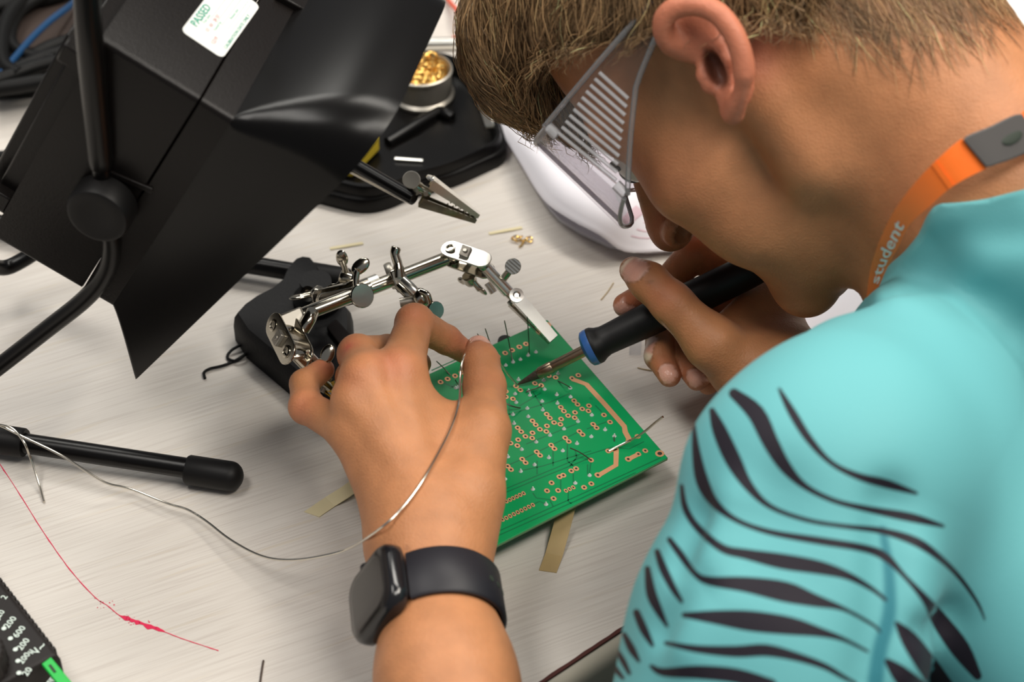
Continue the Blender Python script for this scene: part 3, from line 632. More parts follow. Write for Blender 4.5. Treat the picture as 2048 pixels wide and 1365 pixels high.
for k in range(4):
    c = D(1030 + 9 * k, 477 + 2 * (k % 2), .0016); mb.tube(spline([c + .002 * np.array([math.cos(t + k), math.sin(t + k), .25 * math.sin(2 * t)]) for t in np.linspace(0, 5, 9)], 3), .0005, 6)
mb.tube(spline([D(1048, 480, .001), D(1044, 490, .001), D(1038, 494, .001)], 3), .0005, 6)
tag(mb.build('brass_curl', 'brass'), 'tangle of brass wool shavings on the open desk', 'offcut')
mb = MB(); q_ = [D(1258, 712, .0002), D(1282, 712, .0002), D(1284, 674, .0002), D(1260, 674, .0002)]
mb.hexa(q_ + [p + Z * .0025 for p in q_])
def clear_mat(name, tint=(1, 1, 1), amt=0.12, rough=.05, frost=0.0, ior=1.5, fm=1.0):
    m = bpy.data.materials.new(name); m.use_nodes = True; nt = m.node_tree; n = nt.nodes; L = nt.links
    for k in list(n): n.remove(k)
    out = n.new('ShaderNodeOutputMaterial'); tr = n.new('ShaderNodeBsdfTransparent'); tr.inputs[0].default_value = (*tint, 1)
    gl = n.new('ShaderNodeBsdfGlossy'); gl.inputs['Roughness'].default_value = rough
    fr = n.new('ShaderNodeFresnel'); fr.inputs['IOR'].default_value = ior
    mx = n.new('ShaderNodeMixShader'); fk = n.new('ShaderNodeMath'); fk.operation = 'MULTIPLY'; fk.inputs[1].default_value = fm; L.new(fr.outputs[0], fk.inputs[0]); L.new(fk.outputs[0], mx.inputs[0]); L.new(tr.outputs[0], mx.inputs[1]); L.new(gl.outputs[0], mx.inputs[2])
    df = n.new('ShaderNodeBsdfDiffuse'); df.inputs[0].default_value = (.8, .8, .82, 1)
    m2 = n.new('ShaderNodeMixShader'); m2.inputs[0].default_value = frost; L.new(mx.outputs[0], m2.inputs[1]); L.new(df.outputs[0], m2.inputs[2])
    L.new(m2.outputs[0], out.inputs[0]); MATS[name] = m; return m
clear_mat('clear_plastic', (.985, .985, .99), frost=.03, fm=.35)
tag(mb.build('plastic_chip', 'clear_plastic', angle=0, bevel=.0005), 'small clear plastic packet between iron grip and fingertips', 'packet')

# ------------------------------------------------------------------ tool tray with tip cleaner tin, sponge, tweezers
TP = [(598, 398), (650, 412), (720, 430), (770, 424), (830, 396), (905, 378), (960, 352), (1018, 326), (1008, 282), (985, 225), (940, 160), (905, 140), (820, 130), (700, 180), (610, 300)]
tp = chaikin([D(*p) for p in TP], 2); tc_ = np.mean(tp, axis=0)
def tr(s, z): return [tc_ + (p - tc_) * s + Z * z for p in tp]
tray = empty('tool_tray', tc_, 'black moulded plastic soldering tray behind the fume extractor', 'tray')
mb = MB(); mb.loft([tr(1, 0), tr(1, .008), tr(.985, .0095), tr(.95, .0098), tr(.94, .015), tr(.93, .0165), tr(.89, .0165), tr(.88, .0155), tr(.85, .0070), tr(.3, .0066)]); mb.build('tray_shell', 'black_gloss', tray, angle=45)
for a, b, r in (((775, 285), (880, 222), .0042), ((880, 222), (905, 235), .0042)):
    mb = MB(); mb.tube([D(*a, .0085), D((a[0] + b[0]) / 2, (a[1] + b[1]) / 2, .009), D(*b, .0085)], [r * .8, r, r * .8], 14); mb.build('divider_rib', 'black_gloss', tray, angle=80)
tinc = D(845, 190, .0068); tin = empty('tip_cleaner', tinc, 'round metal tin of brass wool standing in the black tray', 'tip cleaner')
TR = .0185
mb = MB(); mb.lathe(tinc, Z, [(TR * 1.06, 0), (TR * 1.08, .002), (TR * .99, .0035), (TR * .98, .0165), (TR * 1.03, .0178), (TR * 1.03, .0195), (TR * .97, .020), (TR * .92, .0185), (TR * .9, .012), (0, .012)], 48); mb.build('tin', 'steel_dull', tin)
mb = MB()
for k in range(120):
    a = random.uniform(0, 6.28); rr_ = TR * .82 * math.sqrt(random.random()); c = tinc + np.array([rr_ * math.cos(a), rr_ * math.sin(a), .0165 + .004 * (1 - (rr_ / TR) ** 2) + random.uniform(-.001, .002)])
    ax = nrm(rng.normal(size=3)); x = nrm(np.cross(ax, rng.normal(size=3))); y = np.cross(ax, x); q = random.uniform(.0016, .0036)
    mb.tube([c + q * (math.cos(t) * x + math.sin(t) * y) + ax * t * .0004 for t in np.linspace(0, random.uniform(2.5, 5), 8)], .00042, 4, cap=False)
tag(mb.build('brass_wool', 'brass', tin, angle=60), kind='stuff')
mb = MB(); mb.lathe(tinc + Z * .012, Z, [(TR * .88, 0), (TR * .86, .004), (TR * .5, .007), (0, .008)], 24); mb.build('wool_pad', 'brass', tin, angle=80)
mb = MB(); c = D(704, 318, .008); mb.box(c + Z * .005, (nrm(D(730, 290) - D(690, 330)), nrm(np.cross(Z, D(730, 290) - D(690, 330))), Z), (.016, .010, .0055)); tag(mb.build('sponge', 'sponge_yellow', bevel=.0015), 'yellow sponge in the tray at the edge of the hood', 'sponge')
mb = MB(); mb.tube([D(790, 318, .0078), D(845, 322, .0078)], .0012, 10); tag(mb.build('solder_stub', 'nickel_bright'), 'short bright solder stub lying in the black tray', 'offcut')
tw = empty('tweezers', D(965, 190, .012), 'steel tweezers leaning on the tray beside the fringe', 'tweezers')
for o_, z_ in ((0, .020), (9, .014)):
    P = spline([D(930 + o_, 95, z_ + .012), D(948 + o_, 150, z_ + .012), D(962 + o_, 195, z_ + .008), D(980 + o_ * .2, 256, .014)], 5); mb = MB(); A = []; B = []
    for i, p in enumerate(P): w = .0030 - .0014 * abs(i / (len(P) - 1) - .55) ; A.append(p + R_ * w); B.append(p - R_ * w)
    mb.sheet([A, B], .0010, Z); mb.build('arm', 'nickel_bright', tw, angle=40)
mb = MB(); mb.cyl(D(842, 88, .004), D(975, 86, .004), .0040, n=20); tag(mb.build('steel_rod', 'nickel_bright'), 'polished steel rod lying across the desk behind the tin', 'rod')
wire_thing('red_wire', [D(880, -30, .004), D(898, 2, .004), D(913, 20, .008), D(924, 45, .010), D(936, 60, .008), D(945, 62, .005), D(930, 74, .004), D(905, 76, .004)], .0016, 'cable_red', 'thin red wire coiled on the desk by the fringe', 'wire')

# ------------------------------------------------------------------ booklet
bk = empty('booklet', D(1250, 380), 'open white paper booklet lying under the face', 'booklet')
def patch(c00, c01, c11, c10, n=10, m=8, f=None):
    g = []
    for i in range(n + 1):
        u = i / n; row = []
        for j in range(m + 1):
            v = j / m; p = (1 - u) * ((1 - v) * c00 + v * c01) + u * ((1 - v) * c10 + v * c11)
            if f: p = p + f(u, v)
            row.append(p)
        g.append(row)
    return g
lo = patch(D(992, 262, .001), D(1092, 418, .001), D(1330, 545, .001), D(1420, 190, .001), f=None)
mb = MB(); Pg = chaikin([D(*p, .0004) for p in [(1003, 262), (1090, 412), (1130, 455), (1250, 512), (1420, 500), (1560, 300), (1250, 180), (1060, 215)]], 1); mb.prism(Pg, Z, .0022); mb.build('lower_pages', 'paper', bk, angle=0)
# raised upper sheet, rolled up along its near edge
E1_ = spline([D(994, 250, .006), D(1040, 325, .013), D(1086, 398, .016), D(1140, 438, .019), D(1200, 470, .018), D(1250, 503, .008), D(1330, 502, .005), D(1420, 500, .004)], 4)
E2_ = spline([D(1020, 228, .012), D(1080, 290, .026), D(1130, 350, .030), D(1190, 390, .030), D(1245, 420, .026), D(1290, 450, .016), D(1350, 455, .010), D(1430, 455, .006)], 4)
E3_ = spline([D(1075, 222, .010), D(1180, 250, .018), D(1230, 285, .020), D(1290, 310, .020), D(1350, 340, .018), D(1400, 370, .014), D(1450, 400, .010), D(1500, 420, .006)], 4)
E4_ = spline([D(1130, 190, .004), D(1250, 190, .008), D(1330, 220, .010), D(1400, 250, .010), D(1450, 280, .010), D(1500, 310, .008), D(1540, 340, .006), D(1580, 370, .004)], 4)
g = []
for a, b, c, d in zip(E1_, E2_, E3_, E4_): g.append(spline([a, b, c, d], 5))
mb = MB(); mb.sheet(g, .0004, Z); mb.build('upper_page', 'paper', bk, angle=60)
def pg(u, v):     # point on the raised page, u along rows, v across
    i = u * (len(g) - 1); j = v * (len(g[0]) - 1); a, b = int(min(i, len(g) - 2)), int(min(j, len(g[0]) - 2)); fu, fv = i - a, j - b
    return (1 - fu) * ((1 - fv) * g[a][b] + fv * g[a][b + 1]) + fu * ((1 - fv) * g[a + 1][b] + fv * g[a + 1][b + 1])
def onpage(u0, u1, v0, v1, m, name):
    gg = [[pg(u0 + (u1 - u0) * i / 6, v0 + (v1 - v0) * j / 4) + Z * .0003 for j in range(5)] for i in range(7)]; mb = MB(); mb.sheet(gg, .0002, Z); mb.build(name, m, bk, angle=60)
onpage(.60, .66, .26, .40, 'paper_pink', 'printed_block')
for k in range(5): onpage(.70, .93, .20 + .07 * k, .212 + .07 * k, 'paper_pink', 'printed_line')
# loose sheet behind the wrist
mb = MB(); mb.prism([D(*p, .0006) for p in [(1585, 600), (1608, 690), (1900, 690), (1900, 540), (1640, 540)]], Z, .0006); sh = mb.build('paper_sheet', 'paper', angle=0); tag(sh, 'white paper sheet under the chin beside the right wrist', 'paper')
mb = MB(); mb.prism([D(*p, .0014) for p in [(1581, 612), (1593, 648), (1600, 646), (1588, 610)]], Z, .0003); o = mb.build('blue_print', 'cable_blue', sh, angle=0)
mb = MB(); mb.prism([D(*p, .0014) for p in [(1690, 570), (1740, 592), (1744, 585), (1694, 563)]], Z, .0003); o = mb.build('grey_print', 'grey_plastic', sh, angle=0)

# ------------------------------------------------------------------ background: cables, brown slab, white box
mb = MB(); a, b, c, d = D(-250, 205, 0), D(205, 178, 0), D(250, -60, 0), D(-250, -60, 0)
cs = empty('dark_slab', (a + b + c + d) / 4, 'dark brown equipment behind the cable bundle', 'slab')  # plain dark brown slab under and behind the cables
mb.prism([a + (c - a) * .12, b + (d - b) * .12, c, d], Z, .012); mb.build('slab_body', 'slab_brown', cs, bevel=.003)
mb = MB(); mb.prism([a + (c - a) * .2 + Z * .012, b + (d - b) * .2 + Z * .012, c + (a - c) * .06 + Z * .012, d + (b - d) * .06 + Z * .012], Z, .002); mb.build('slab_top', 'slab_brown', cs, bevel=.001)
cz = .019
CB = [([(-40, 20), (40, 6), (110, -8), (200, -40)], .0052, 'cable_black', 'thick black cable at the very top left corner'),
      ([(110, -20), (70, 0), (38, 25), (22, 60), (26, 92), (60, 112), (110, 118)], .0042, 'cable_black', 'black cable bent in a loop left of the extractor rod'),
      ([(170, -15), (140, 12), (100, 42), (62, 78), (24, 122), (-20, 170)], .0022, 'cable_blue', 'blue cable slanting behind the stand rod'),
      ([(190, 78), (140, 82), (100, 94), (66, 112), (30, 130), (-30, 150)], .0046, 'cable_black', 'upper black cable of the flat bundle'),
      ([(190, 100), (130, 104), (80, 118), (30, 140), (-30, 158)], .0046, 'cable_black', 'second black cable of the flat bundle'),
      ([(190, 122), (120, 124), (70, 134), (20, 152), (-30, 168)], .0046, 'cable_black', 'third black cable of the flat bundle'),
      ([(190, 142), (110, 142), (60, 152), (10, 165), (-30, 176)], .0046, 'cable_black', 'fourth black cable of the flat bundle'),
      ([(130, 160), (80, 164), (30, 172), (-30, 180)], .0050, 'cable_black', 'lowest black cable of the flat bundle'),
      ([(60, -20), (20, 30), (4, 80), (8, 130), (40, 150)], .0050, 'cable_black', 'thick black cable running down the left edge')]
for i, (pts, r, m, lb) in enumerate(CB): wire_thing('cable', [D(*p, cz + .0035 * (i % 3)) for p in pts], r, m, lb, 'cable', 8, 12, 'cables in the top left corner')
wire_thing('cable', [D(100, 176, .004), D(50, 184, .004), D(0, 186, .004), D(-60, 184, .004)], .0036, 'cable_black', 'single black cable lying on the desk below the bundle', 'cable')
wire_thing('cable', [D(60, 300, .003), D(25, 308, .003), D(-40, 312, .003)], .0026, 'cable_black', 'short visible piece of black cable left of the extractor', 'cable')
mb = MB(); mb.box(D(207, 14, .03), (R_, (0, 1, 0), Z), (.003, .006, .03)); tag(mb.build('blue_connector', 'cable_blue', bevel=.001), 'blue upright connector behind the extractor housing', 'connector')
wb = empty('white_box', D(2080, 20), 'white plastic box with grey base behind the neck', 'box')
mb = MB(); mb.box(D(2110, 15, .022), (nrm((.9, -.3, 0)), nrm((.3, .9, 0)), Z), (.05, .05, .022)); mb.build('box_base', 'grey_plastic', wb, bevel=.004)
mb = MB(); mb.box(D(2110, 15, .05), (nrm((.9, -.3, 0)), nrm((.3, .9, 0)), Z), (.052, .052, .006)); mb.build('box_lid', 'white_plastic', wb, bevel=.003)

# ------------------------------------------------------------------ multimeter
MZ = .030
m0, m1 = D(-6, 1147, MZ), D(172, 1376, MZ); mx_ = nrm(m1 - m0); my_ = np.cross(Z, mx_)
if my_ @ R_ > 0: my_ = -my_
mm = empty('multimeter', D(-150, 1400), 'black digital multimeter with rotary dial at the lower left corner', 'multimeter')
def MP(u, v, z=0): return m0 + mx_ * u + my_ * v + Z * z     # u along the visible edge, v into the body
mb = MB(); rg = []
for z, i in ((-MZ, .002), (-MZ + .002, 0), (-.004, 0), (-.0012, .0008), (0, .0022)):
    pl = [MP(-.085 + i, i, z), MP(.06 - i, i, z), MP(.06 - i, .075 - i, z), MP(-.085 + i, .075 - i, z)]; rg.append(chaikin(pl, 2) if 0 else pl)
mb.loft(rg); mb.build('meter_body', 'meter_black', mm, bevel=.0008)
mb = MB()
for k in range(40): u = -.08 + k * .0034; mb.box(MP(u, -.0003, -.012), (mx_, my_, Z), (.0010, .0006, .009))
tag(mb.build('grip_ridges', 'meter_black', mm, angle=0), kind='stuff')
def onface(x, y, l=0): return D(x, y, MZ + l)
dc = onface(-60, 1338); mb = MB(); n = 60; prof = [(.0165, 0), (.0165, .001), (.0160, .009), (.0150, .0105)]
rgs = []
for r, z in prof: rgs.append([dc + (r + (.0005 if k % 2 else 0)) * np.array([math.cos(k * 6.2832 / n), math.sin(k * 6.2832 / n), 0]) + Z * z for k in range(n)])
mb.loft(rgs); mb.build('dial', 'meter_black', mm, angle=25)
for (x, y) in [(8, 1258), (21, 1278), (31, 1300), (36, 1323), (38, 1347), (-4, 1240), (-20, 1226)]:
    mb = MB(); c = onface(x, y, .0002); mb.prism([c + .0011 * np.array([math.cos(a), math.sin(a), 0]) for a in np.arange(12) * math.pi / 6], Z, .0002); mb.build('range_dot', 'meter_print', mm, angle=0)
tx = nrm(onface(240, 1130) - onface(200, 1180)); ty = np.cross(Z, tx)
for s, x, y, z in (('200', 20, 1245, .0045), ('600', 38, 1264, .0045), ('200', 46, 1289, .0045), ('200µ', 52, 1314, .0042), ('20', 54, 1344, .0045), ('V', 72, 1303, .0052), ('~', 84, 1294, .006), ('2', 8, 1195, .0042), ('20', 0, 1228, .0042), ('hFE', 100, 1366, .004)):
    mb = MB(); letter(mb, s, z, onface(x, y, .0003), tx, ty, True); mb.build('lettering', 'meter_print', mm, angle=0, fix=False)
gp = [onface(*p) for p in [(84, 1333), (103, 1319), (168, 1398), (148, 1412)]]
mb = MB(); mb.prism(gp, Z, .0016); gs = mb.build('green_socket', 'meter_green', mm, bevel=.0004)
sp_ = [onface(*p, .0016) for p in [(97, 1332), (102, 1330), (113, 1345), (108, 1347)]]
mb = MB(); mb.prism(sp_, Z, .0003); mb.build('slot', 'hole_dark', mm, angle=0)
# ------------------------------------------------------------------ solid modelling with distance fields
def sub(a, b): return a - np.asarray(b)
def ln(v): return np.sqrt((v * v).sum(1))
def cone(p, a, b, ra, rb):
    a = np.asarray(a); b = np.asarray(b); d = b - a; t = np.clip(((p - a) @ d) / (d @ d), 0, 1)
    return ln(p - a - t[:, None] * d) - (ra + (rb - ra) * t)
def ellip(p, c, r, M=None):
    q = p - np.asarray(c)
    if M is not None: q = q @ M
    r = np.asarray(r); k0 = ln(q / r); k1 = ln(q / (r * r)); return k0 * (k0 - 1) / np.maximum(k1, 1e-9)
def smin(a, b, k):
    h = np.clip(.5 + .5 * (b - a) / k, 0, 1); return b * (1 - h) + a * h - k * h * (1 - h)
def smax(a, b, k): return -smin(-a, -b, k)
def chain(p, J, k=.004):                 # joints (point, radius) joined smoothly
    d = None
    for (a, ra), (b, rb) in zip(J[:-1], J[1:]):
        e = cone(p, a, b, ra, rb); d = e if d is None else smin(d, e, k)
    return d
def nets(fn, lo, hi, h):                 # surface nets: vertices and quads of the zero level
    lo = np.asarray(lo, float); hi = np.asarray(hi, float); c = 4
    N = (np.ceil((hi - lo) / (h * c)).astype(int)) * c
    nc = N // c + 1
    gx = [lo[i] + np.arange(nc[i]) * h * c for i in range(3)]
    G = np.stack(np.meshgrid(*gx, indexing='ij'), -1).reshape(-1, 3)
    cv = np.concatenate([fn(G[i:i + 400000]) for i in range(0, len(G), 400000)]).reshape(nc)
    near = np.abs(cv) < h * c * 2.2
    full = np.repeat(np.repeat(np.repeat(cv, c, 0), c, 1), c, 2); nm = np.repeat(np.repeat(np.repeat(near, c, 0), c, 1), c, 2)
    full = np.roll(full, (-(0), 0, 0), (0, 1, 2))[:N[0] + 1, :N[1] + 1, :N[2] + 1].copy(); nm = nm[:N[0] + 1, :N[1] + 1, :N[2] + 1]
    for ax in range(3):                  # widen so both sides of a coarse cell are refined
        s = np.roll(nm, c - 1, ax); nm = nm | s
    idx = np.argwhere(nm)
    P = lo + idx * h
    v = np.concatenate([fn(P[i:i + 300000]) for i in range(0, len(P), 300000)])
    full[idx[:, 0], idx[:, 1], idx[:, 2]] = v
    f = full; ins = f < 0
    a = [ins[i:ins.shape[0] - 1 + i, j:ins.shape[1] - 1 + j, k:ins.shape[2] - 1 + k] for i in (0, 1) for j in (0, 1) for k in (0, 1)]
    s = sum(x.astype(np.int8) for x in a); cell = (s > 0) & (s < 8)
    ci = np.argwhere(cell); vid = -np.ones(cell.shape, int); vid[cell] = np.arange(len(ci))
    acc = np.zeros((len(ci), 3)); cnt = np.zeros(len(ci))
    cor = np.array([(i, j, k) for i in (0, 1) for j in (0, 1) for k in (0, 1)])
    val = [f[ci[:, 0] + o[0], ci[:, 1] + o[1], ci[:, 2] + o[2]] for o in cor]
    for x in range(8):
        for y in range(x + 1, 8):
            if np.abs(cor[x] - cor[y]).sum() != 1: continue
            m = (val[x] < 0) != (val[y] < 0); t = np.where(m, val[x] / np.where(m, val[x] - val[y], 1), 0)
            acc += m[:, None] * (cor[x] + t[:, None] * (cor[y] - cor[x])); cnt += m
    V = lo + (ci + acc / cnt[:, None]) * h
    Fs = []
    for ax in range(3):
        b, c2 = (ax + 1) % 3, (ax + 2) % 3
        i0 = [slice(None)] * 3; i1 = [slice(None)] * 3; i0[ax] = slice(0, -1); i1[ax] = slice(1, None)
        A = ins[tuple(i0)]; B = ins[tuple(i1)]
        e = np.argwhere(A != B); e = e[(e[:, b] > 0) & (e[:, c2] > 0) & (e[:, b] < cell.shape[b]) & (e[:, c2] < cell.shape[c2])]
        if not len(e): continue
        fl = A[e[:, 0], e[:, 1], e[:, 2]]
        def at(db, dc): q = e.copy(); q[:, b] += db; q[:, c2] += dc; return vid[q[:, 0], q[:, 1], q[:, 2]]
        q = np.stack([at(-1, -1), at(0, -1), at(0, 0), at(-1, 0)], 1); q[~fl] = q[~fl][:, ::-1]; Fs.append(q)
    Fq = np.concatenate(Fs); Fq = Fq[(Fq >= 0).all(1)]
    for _ in range(2):                   # pull the vertices onto the surface
        d0 = fn(V); e = h * .4
        g = np.stack([fn(V + e * np.eye(3)[i]) - fn(V - e * np.eye(3)[i]) for i in range(3)], 1) / (2 * e)
        st = d0[:, None] * g / np.maximum((g * g).sum(1), .2)[:, None]
        V = V - np.clip(st, -h * .6, h * .6) * .8
    return V, Fq
def grad(fn, P, e=.0008):
    g = np.stack([fn(P + e * np.eye(3)[i]) - fn(P - e * np.eye(3)[i]) for i in range(3)], 1); return g / np.maximum(ln(g), 1e-9)[:, None]
def npmesh(name, V, Fq, mats, attrs=None, smooth=True):
    me = bpy.data.meshes.new(name); nv, nf = len(V), len(Fq)
    me.vertices.add(nv); me.vertices.foreach_set('co', np.ascontiguousarray(V, np.float32).ravel())
    k = Fq.shape[1]; me.loops.add(nf * k); me.loops.foreach_set('vertex_index', np.ascontiguousarray(Fq, np.int32).ravel())
    me.polygons.add(nf); me.polygons.foreach_set('loop_start', np.arange(0, nf * k, k, dtype=np.int32))
    try: me.polygons.foreach_set('loop_total', np.full(nf, k, np.int32))
    except Exception: pass
    me.update(calc_edges=True)
    if smooth: me.polygons.foreach_set('use_smooth', np.ones(nf, bool))
    for m in mats: me.materials.append(MATS[m])
    for an, (ty, data) in (attrs or {}).items():
        at = me.attributes.new(an, ty, 'POINT')
        if ty == 'FLOAT': at.data.foreach_set('value', np.ascontiguousarray(data, np.float32))
        else: at.data.foreach_set('color', np.ascontiguousarray(np.concatenate([data, np.ones((nv, 1))], 1), np.float32).ravel())
    me.validate(); return me

# ------------------------------------------------------------------ person: skeleton
HM = np.array([[0.463, -0.5457, -0.6984], [0.8523, 0.058, 0.5198], [-0.2431, -0.836, 0.4919]])   # columns: right, forward, up of the head
for i in range(3): HM[:, i] /= np.linalg.norm(HM[:, i])
HC = np.array([0.1222, 0.7836, 0.2107]) + np.array([0, 0, 0.0])
def Hd(x, y, z): return HC + HM @ np.array([x, y, z]) * .001           # head millimetres: right, forward, up
def hx(v): return HM @ nrm(v)
# torso frame
SL = Q(1655, 965, .795)                                     # left shoulder joint
NB = Q(1985, 500, .885)                                     # base of the neck
TF_ = nrm([-.80, .58, -.15]); TR_ = nrm(np.cross(TF_, Z)); TU_ = np.cross(TR_, TF_)
SRt = SL + TR_ * .315 + Z * .01
EL = Q(1470, 1560, .775); PEL = NB + np.array([.30, -.24, -.36])
LWR = Q(860, 1115, .893); LF1 = Q(893, 1365, .848); LEB = Q(985, 1850, .775)
RWR = Q(1585, 775, .985); REB = RWR + .235 * nrm([.93, -.28, -.05])

def head_sdf(p):
    q = (p - HC) @ HM * 1000.0
    x = np.abs(q[:, 0]); m = np.stack([x, q[:, 1], q[:, 2]], 1)
    d = ellip(q, (0, 1, 45), (74, 95, 82))
    d = smin(d, ellip(q, (0, 50, -6), (64, 46, 62)), 22)
    d = smin(d, ellip(q, (0, 50, -52), (50, 46, 58)), 20)
    d = smin(d, cone(m, (50, 6, -58), (14, 78, -96), 13, 12.5), 18)          # jaw
    d = smin(d, cone(m, (8, 81, -97), (0, 83, -97), 13.5, 13.5), 10)        # chin
    d = smin(d, cone(m, (52, 2, -15), (50, 8, -58), 15, 13), 16)
    d = smin(d, ellip(m, (45, 55, -24), (22, 28, 22)), 14); d = smin(d, ellip(m, (38, 57, -54), (20, 24, 24)), 14)               # cheek
    d = smin(d, cone(m, (8, 92, 24), (46, 76, 20), 9, 8), 12)             # brow
    e = ellip(m, (32, 96, 3), (17, 12, 11)); d = smax(d, -e, 9)         # eye sockets
    n_ = cone(q, (0, 95, 16), (0, 117, -24), 6.5, 9); n_ = smin(n_, ellip(q, (0, 117, -31), (11, 12, 10.5)), 5)
    n_ = smin(n_, ellip(m, (12, 106, -34), (8, 11, 8.5)), 4.5)
    n_ = smax(n_, -ellip(m, (14, 104.5, -39), (6.5, 7, 7)), 2)
    d = smin(d, n_, 6)
    l = smin(ellip(m, (8, 90, -61), (14, 7.5, 4.5)), ellip(q, (0, 89, -70), (16, 8, 6)), 2.5); d = smin(d, l, 4)
    return d * .001
# left ear, laid out along the photographed rim
EAR = [Q(1388, 92, .862), Q(1352, 96, .858), Q(1330, 70, .852), Q(1329, 38, .847), Q(1352, 16, .843), Q(1392, 10, .839), Q(1432, 24, .835), Q(1462, 58, .833), Q(1482, 105, .834), Q(1488, 150, .837), Q(1482, 188, .843), Q(1470, 215, .849)]
EARs = spline(EAR, 3)
ec = Q(1425, 100, .862); en_ = nrm(C_ - ec) * .86 + HM[:, 0] * -.35; en_ = nrm(en_)
el1 = nrm(Q(1470, 220, .85) - Q(1385, 20, .85)); el1 = nrm(el1 - (el1 @ en_) * en_); es1 = np.cross(en_, el1); EM = np.stack([es1, el1, en_], 1)
def ear_sdf(p):
    d = chain(p, [(c, .0042 if 3 < i < 28 else .0032) for i, c in enumerate(EARs)], .002)
    pl = ellip(p, Q(1442, 108, .856), (.0112, .0250, .0055), EM); pl = smin(pl, ellip(p, Q(1384, 66, .857), (.0125, .0125, .0045), EM), .004); d = smin(d, pl, .005)
    d = smin(d, chain(p, [(Q(1472, 205, .850), .0042), (Q(1466, 228, .854), .0042), (Q(1456, 222, .858), .0038)], .003), .004)   # lobe
    d = smin(d, chain(p, [(Q(1400, 66, .854), .0024), (Q(1432, 84, .850), .0028), (Q(1452, 122, .850), .0030), (Q(1456, 165, .853), .0030), (Q(1448, 195, .856), .003)], .003), .004)  # antihelix
    d = smin(d, chain(p, [(Q(1408, 150, .857), .0036), (Q(1418, 172, .858), .0034)], .002), .004)   # tragus
    d = smax(d, -ellip(p, Q(1430, 138, .851), (.0040, .0090, .0085), EM), .0025)       # concha
    d = smax(d, -ellip(p, Q(1374, 66, .846), (.0075, .0055, .0034), EM), .003)         # fossa under the rim
    return d
RE_C = Hd(76, -4, -2)
def ear_r(p): 
    d = ellip(p, RE_C, (.008, .018, .030), HM); return smax(d, -ellip(p, Hd(84, 0, -2), (.006, .009, .016), HM), .003)
def neck_sdf(p):
    d = cone(p, Hd(0, -36, -26), NB + R_ * .014 + U_ * .006, .0510, .0520)
    d = smin(d, cone(p, Hd(-42, -24, -38), NB + TF_ * .028 - TR_ * .002 - Z * .03, .009, .010), .030)     # neck tendon
    d = smin(d, cone(p, Hd(0, 10, -66), NB + TF_ * .030 - Z * .04, .020, .022), .025)                     # throat
    return d
def torso_sdf(p):
    d = cone(p, NB + R_ * .014 - Z * .062, PEL, .048, .115)
    for s, sg in ((SL, -1), (SRt, 1)):
        d = smin(d, cone(p, NB - Z * .054 + TR_ * .02 * sg, s + Z * .004 - TR_ * sg * .02, .045, .044), .024)
        d = smin(d, cone(p, s - TR_ * sg * .045 - TF_ * .015 - Z * .035, PEL + TR_ * sg * .075, .050, .080), .03)
        d = smin(d, cone(p, s - TR_ * sg * .05 + TF_ * .035 - Z * .06, PEL + TR_ * sg * .06 + TF_ * .05, .046, .07), .03)
    return d
RSLEEVE = SRt + (REB - SRt) * .62
def arm_upper(p, off=0.0):
    d = chain(p, [(SL, .047 + off), (SL + (EL - SL) * .45, .049 + off), (EL, .042 + off)], .02)
    return d
def armr_upper(p, off=0.0): return chain(p, [(SRt, .052 + off), (SRt + (REB - SRt) * .5, .045 + off), (REB, .037 + off)], .02)

# ------------------------------------------------------------------ left hand (wearing the watch)
LI = [(Q(800, 745, .938), .0112), (Q(829, 646, .966), .0088), (Q(893, 680, .987), .0072), (Q(932, 706, .998), .0058)]
LM = [(Q(733, 757, .930), .0108), (Q(715, 709, .952), .0090), (Q(775, 700, .985), .0074), (Q(838, 728, 1.004), .0062)]
LRf = [(Q(712, 806, .927), .0100), (Q(708, 755, .960), .0082), (Q(760, 762, .990), .0068), (Q(815, 780, 1.008), .0058)]
LP = [(Q(702, 866, .925), .0090), (Q(613, 814, .948), .0079), (Q(608, 768, .962), .0068), (Q(646, 740, .974), .0057)]
LT = [(Q(945, 985, .905), .0140), (Q(968, 862, .926), .0118), (Q(969, 773, .957), .0096), (Q(962, 724, .966), .0082), (Q(957, 697, .973), .0064)]
def hand_l(p):
    w = Q(868, 1055, .900)
    d = chain(p, [(LEB, .036), (LF1, .0262), (LWR, .0232)], .02)
    pal = None
    for (m, rm), wp, rw in ((LI[0], Q(900, 1045, .905), .0165), (LM[0], Q(868, 1045, .900), .0165), (LRf[0], Q(840, 1045, .902), .0165), (LP[0], Q(812, 1050, .907), .0155)):
        e = cone(p, wp, m, rw, rm); pal = e if pal is None else smin(pal, e, .010)
    d = smin(d, cone(p, LWR, w, .0232, .0205), .012); d = smin(d, pal, .022)
    th = chain(p, [(Q(905, 1060, .905), .0160)] + LT[:1] + LT[1:], .005)
    web = cone(p, Q(905, 850, .935), Q(935, 900, .925), .0085, .011)
    d = smin(d, web, .016); B = smin(d, th, .010)
    f = None
    for J in (LI, LM, LRf, LP):
        e = chain(p, J, .0022); e = smin(e, ln(p - J[1][0]) - J[1][1] * 1.03, .0025)
        f = e if f is None else smin(f, e, .0016)
    d = smin(smin(d, f, .0075), B, .0012)
    for J, r in ((LI, .0092), (LM, .0088), (LRf, .008)):    # knuckle bumps
        c = J[0][0] + nrm(C_ - J[0][0]) * .0052; d = smin(d, ln(p - c) - r, .006)
    for J in (LI, LM, LRf):                                  # extensor tendons
        a = J[0][0] + nrm(C_ - J[0][0]) * .0095; b = Q(862, 1030, .885); d = smin(d, cone(p, a, b, .0029, .0028), .0070)
    return d
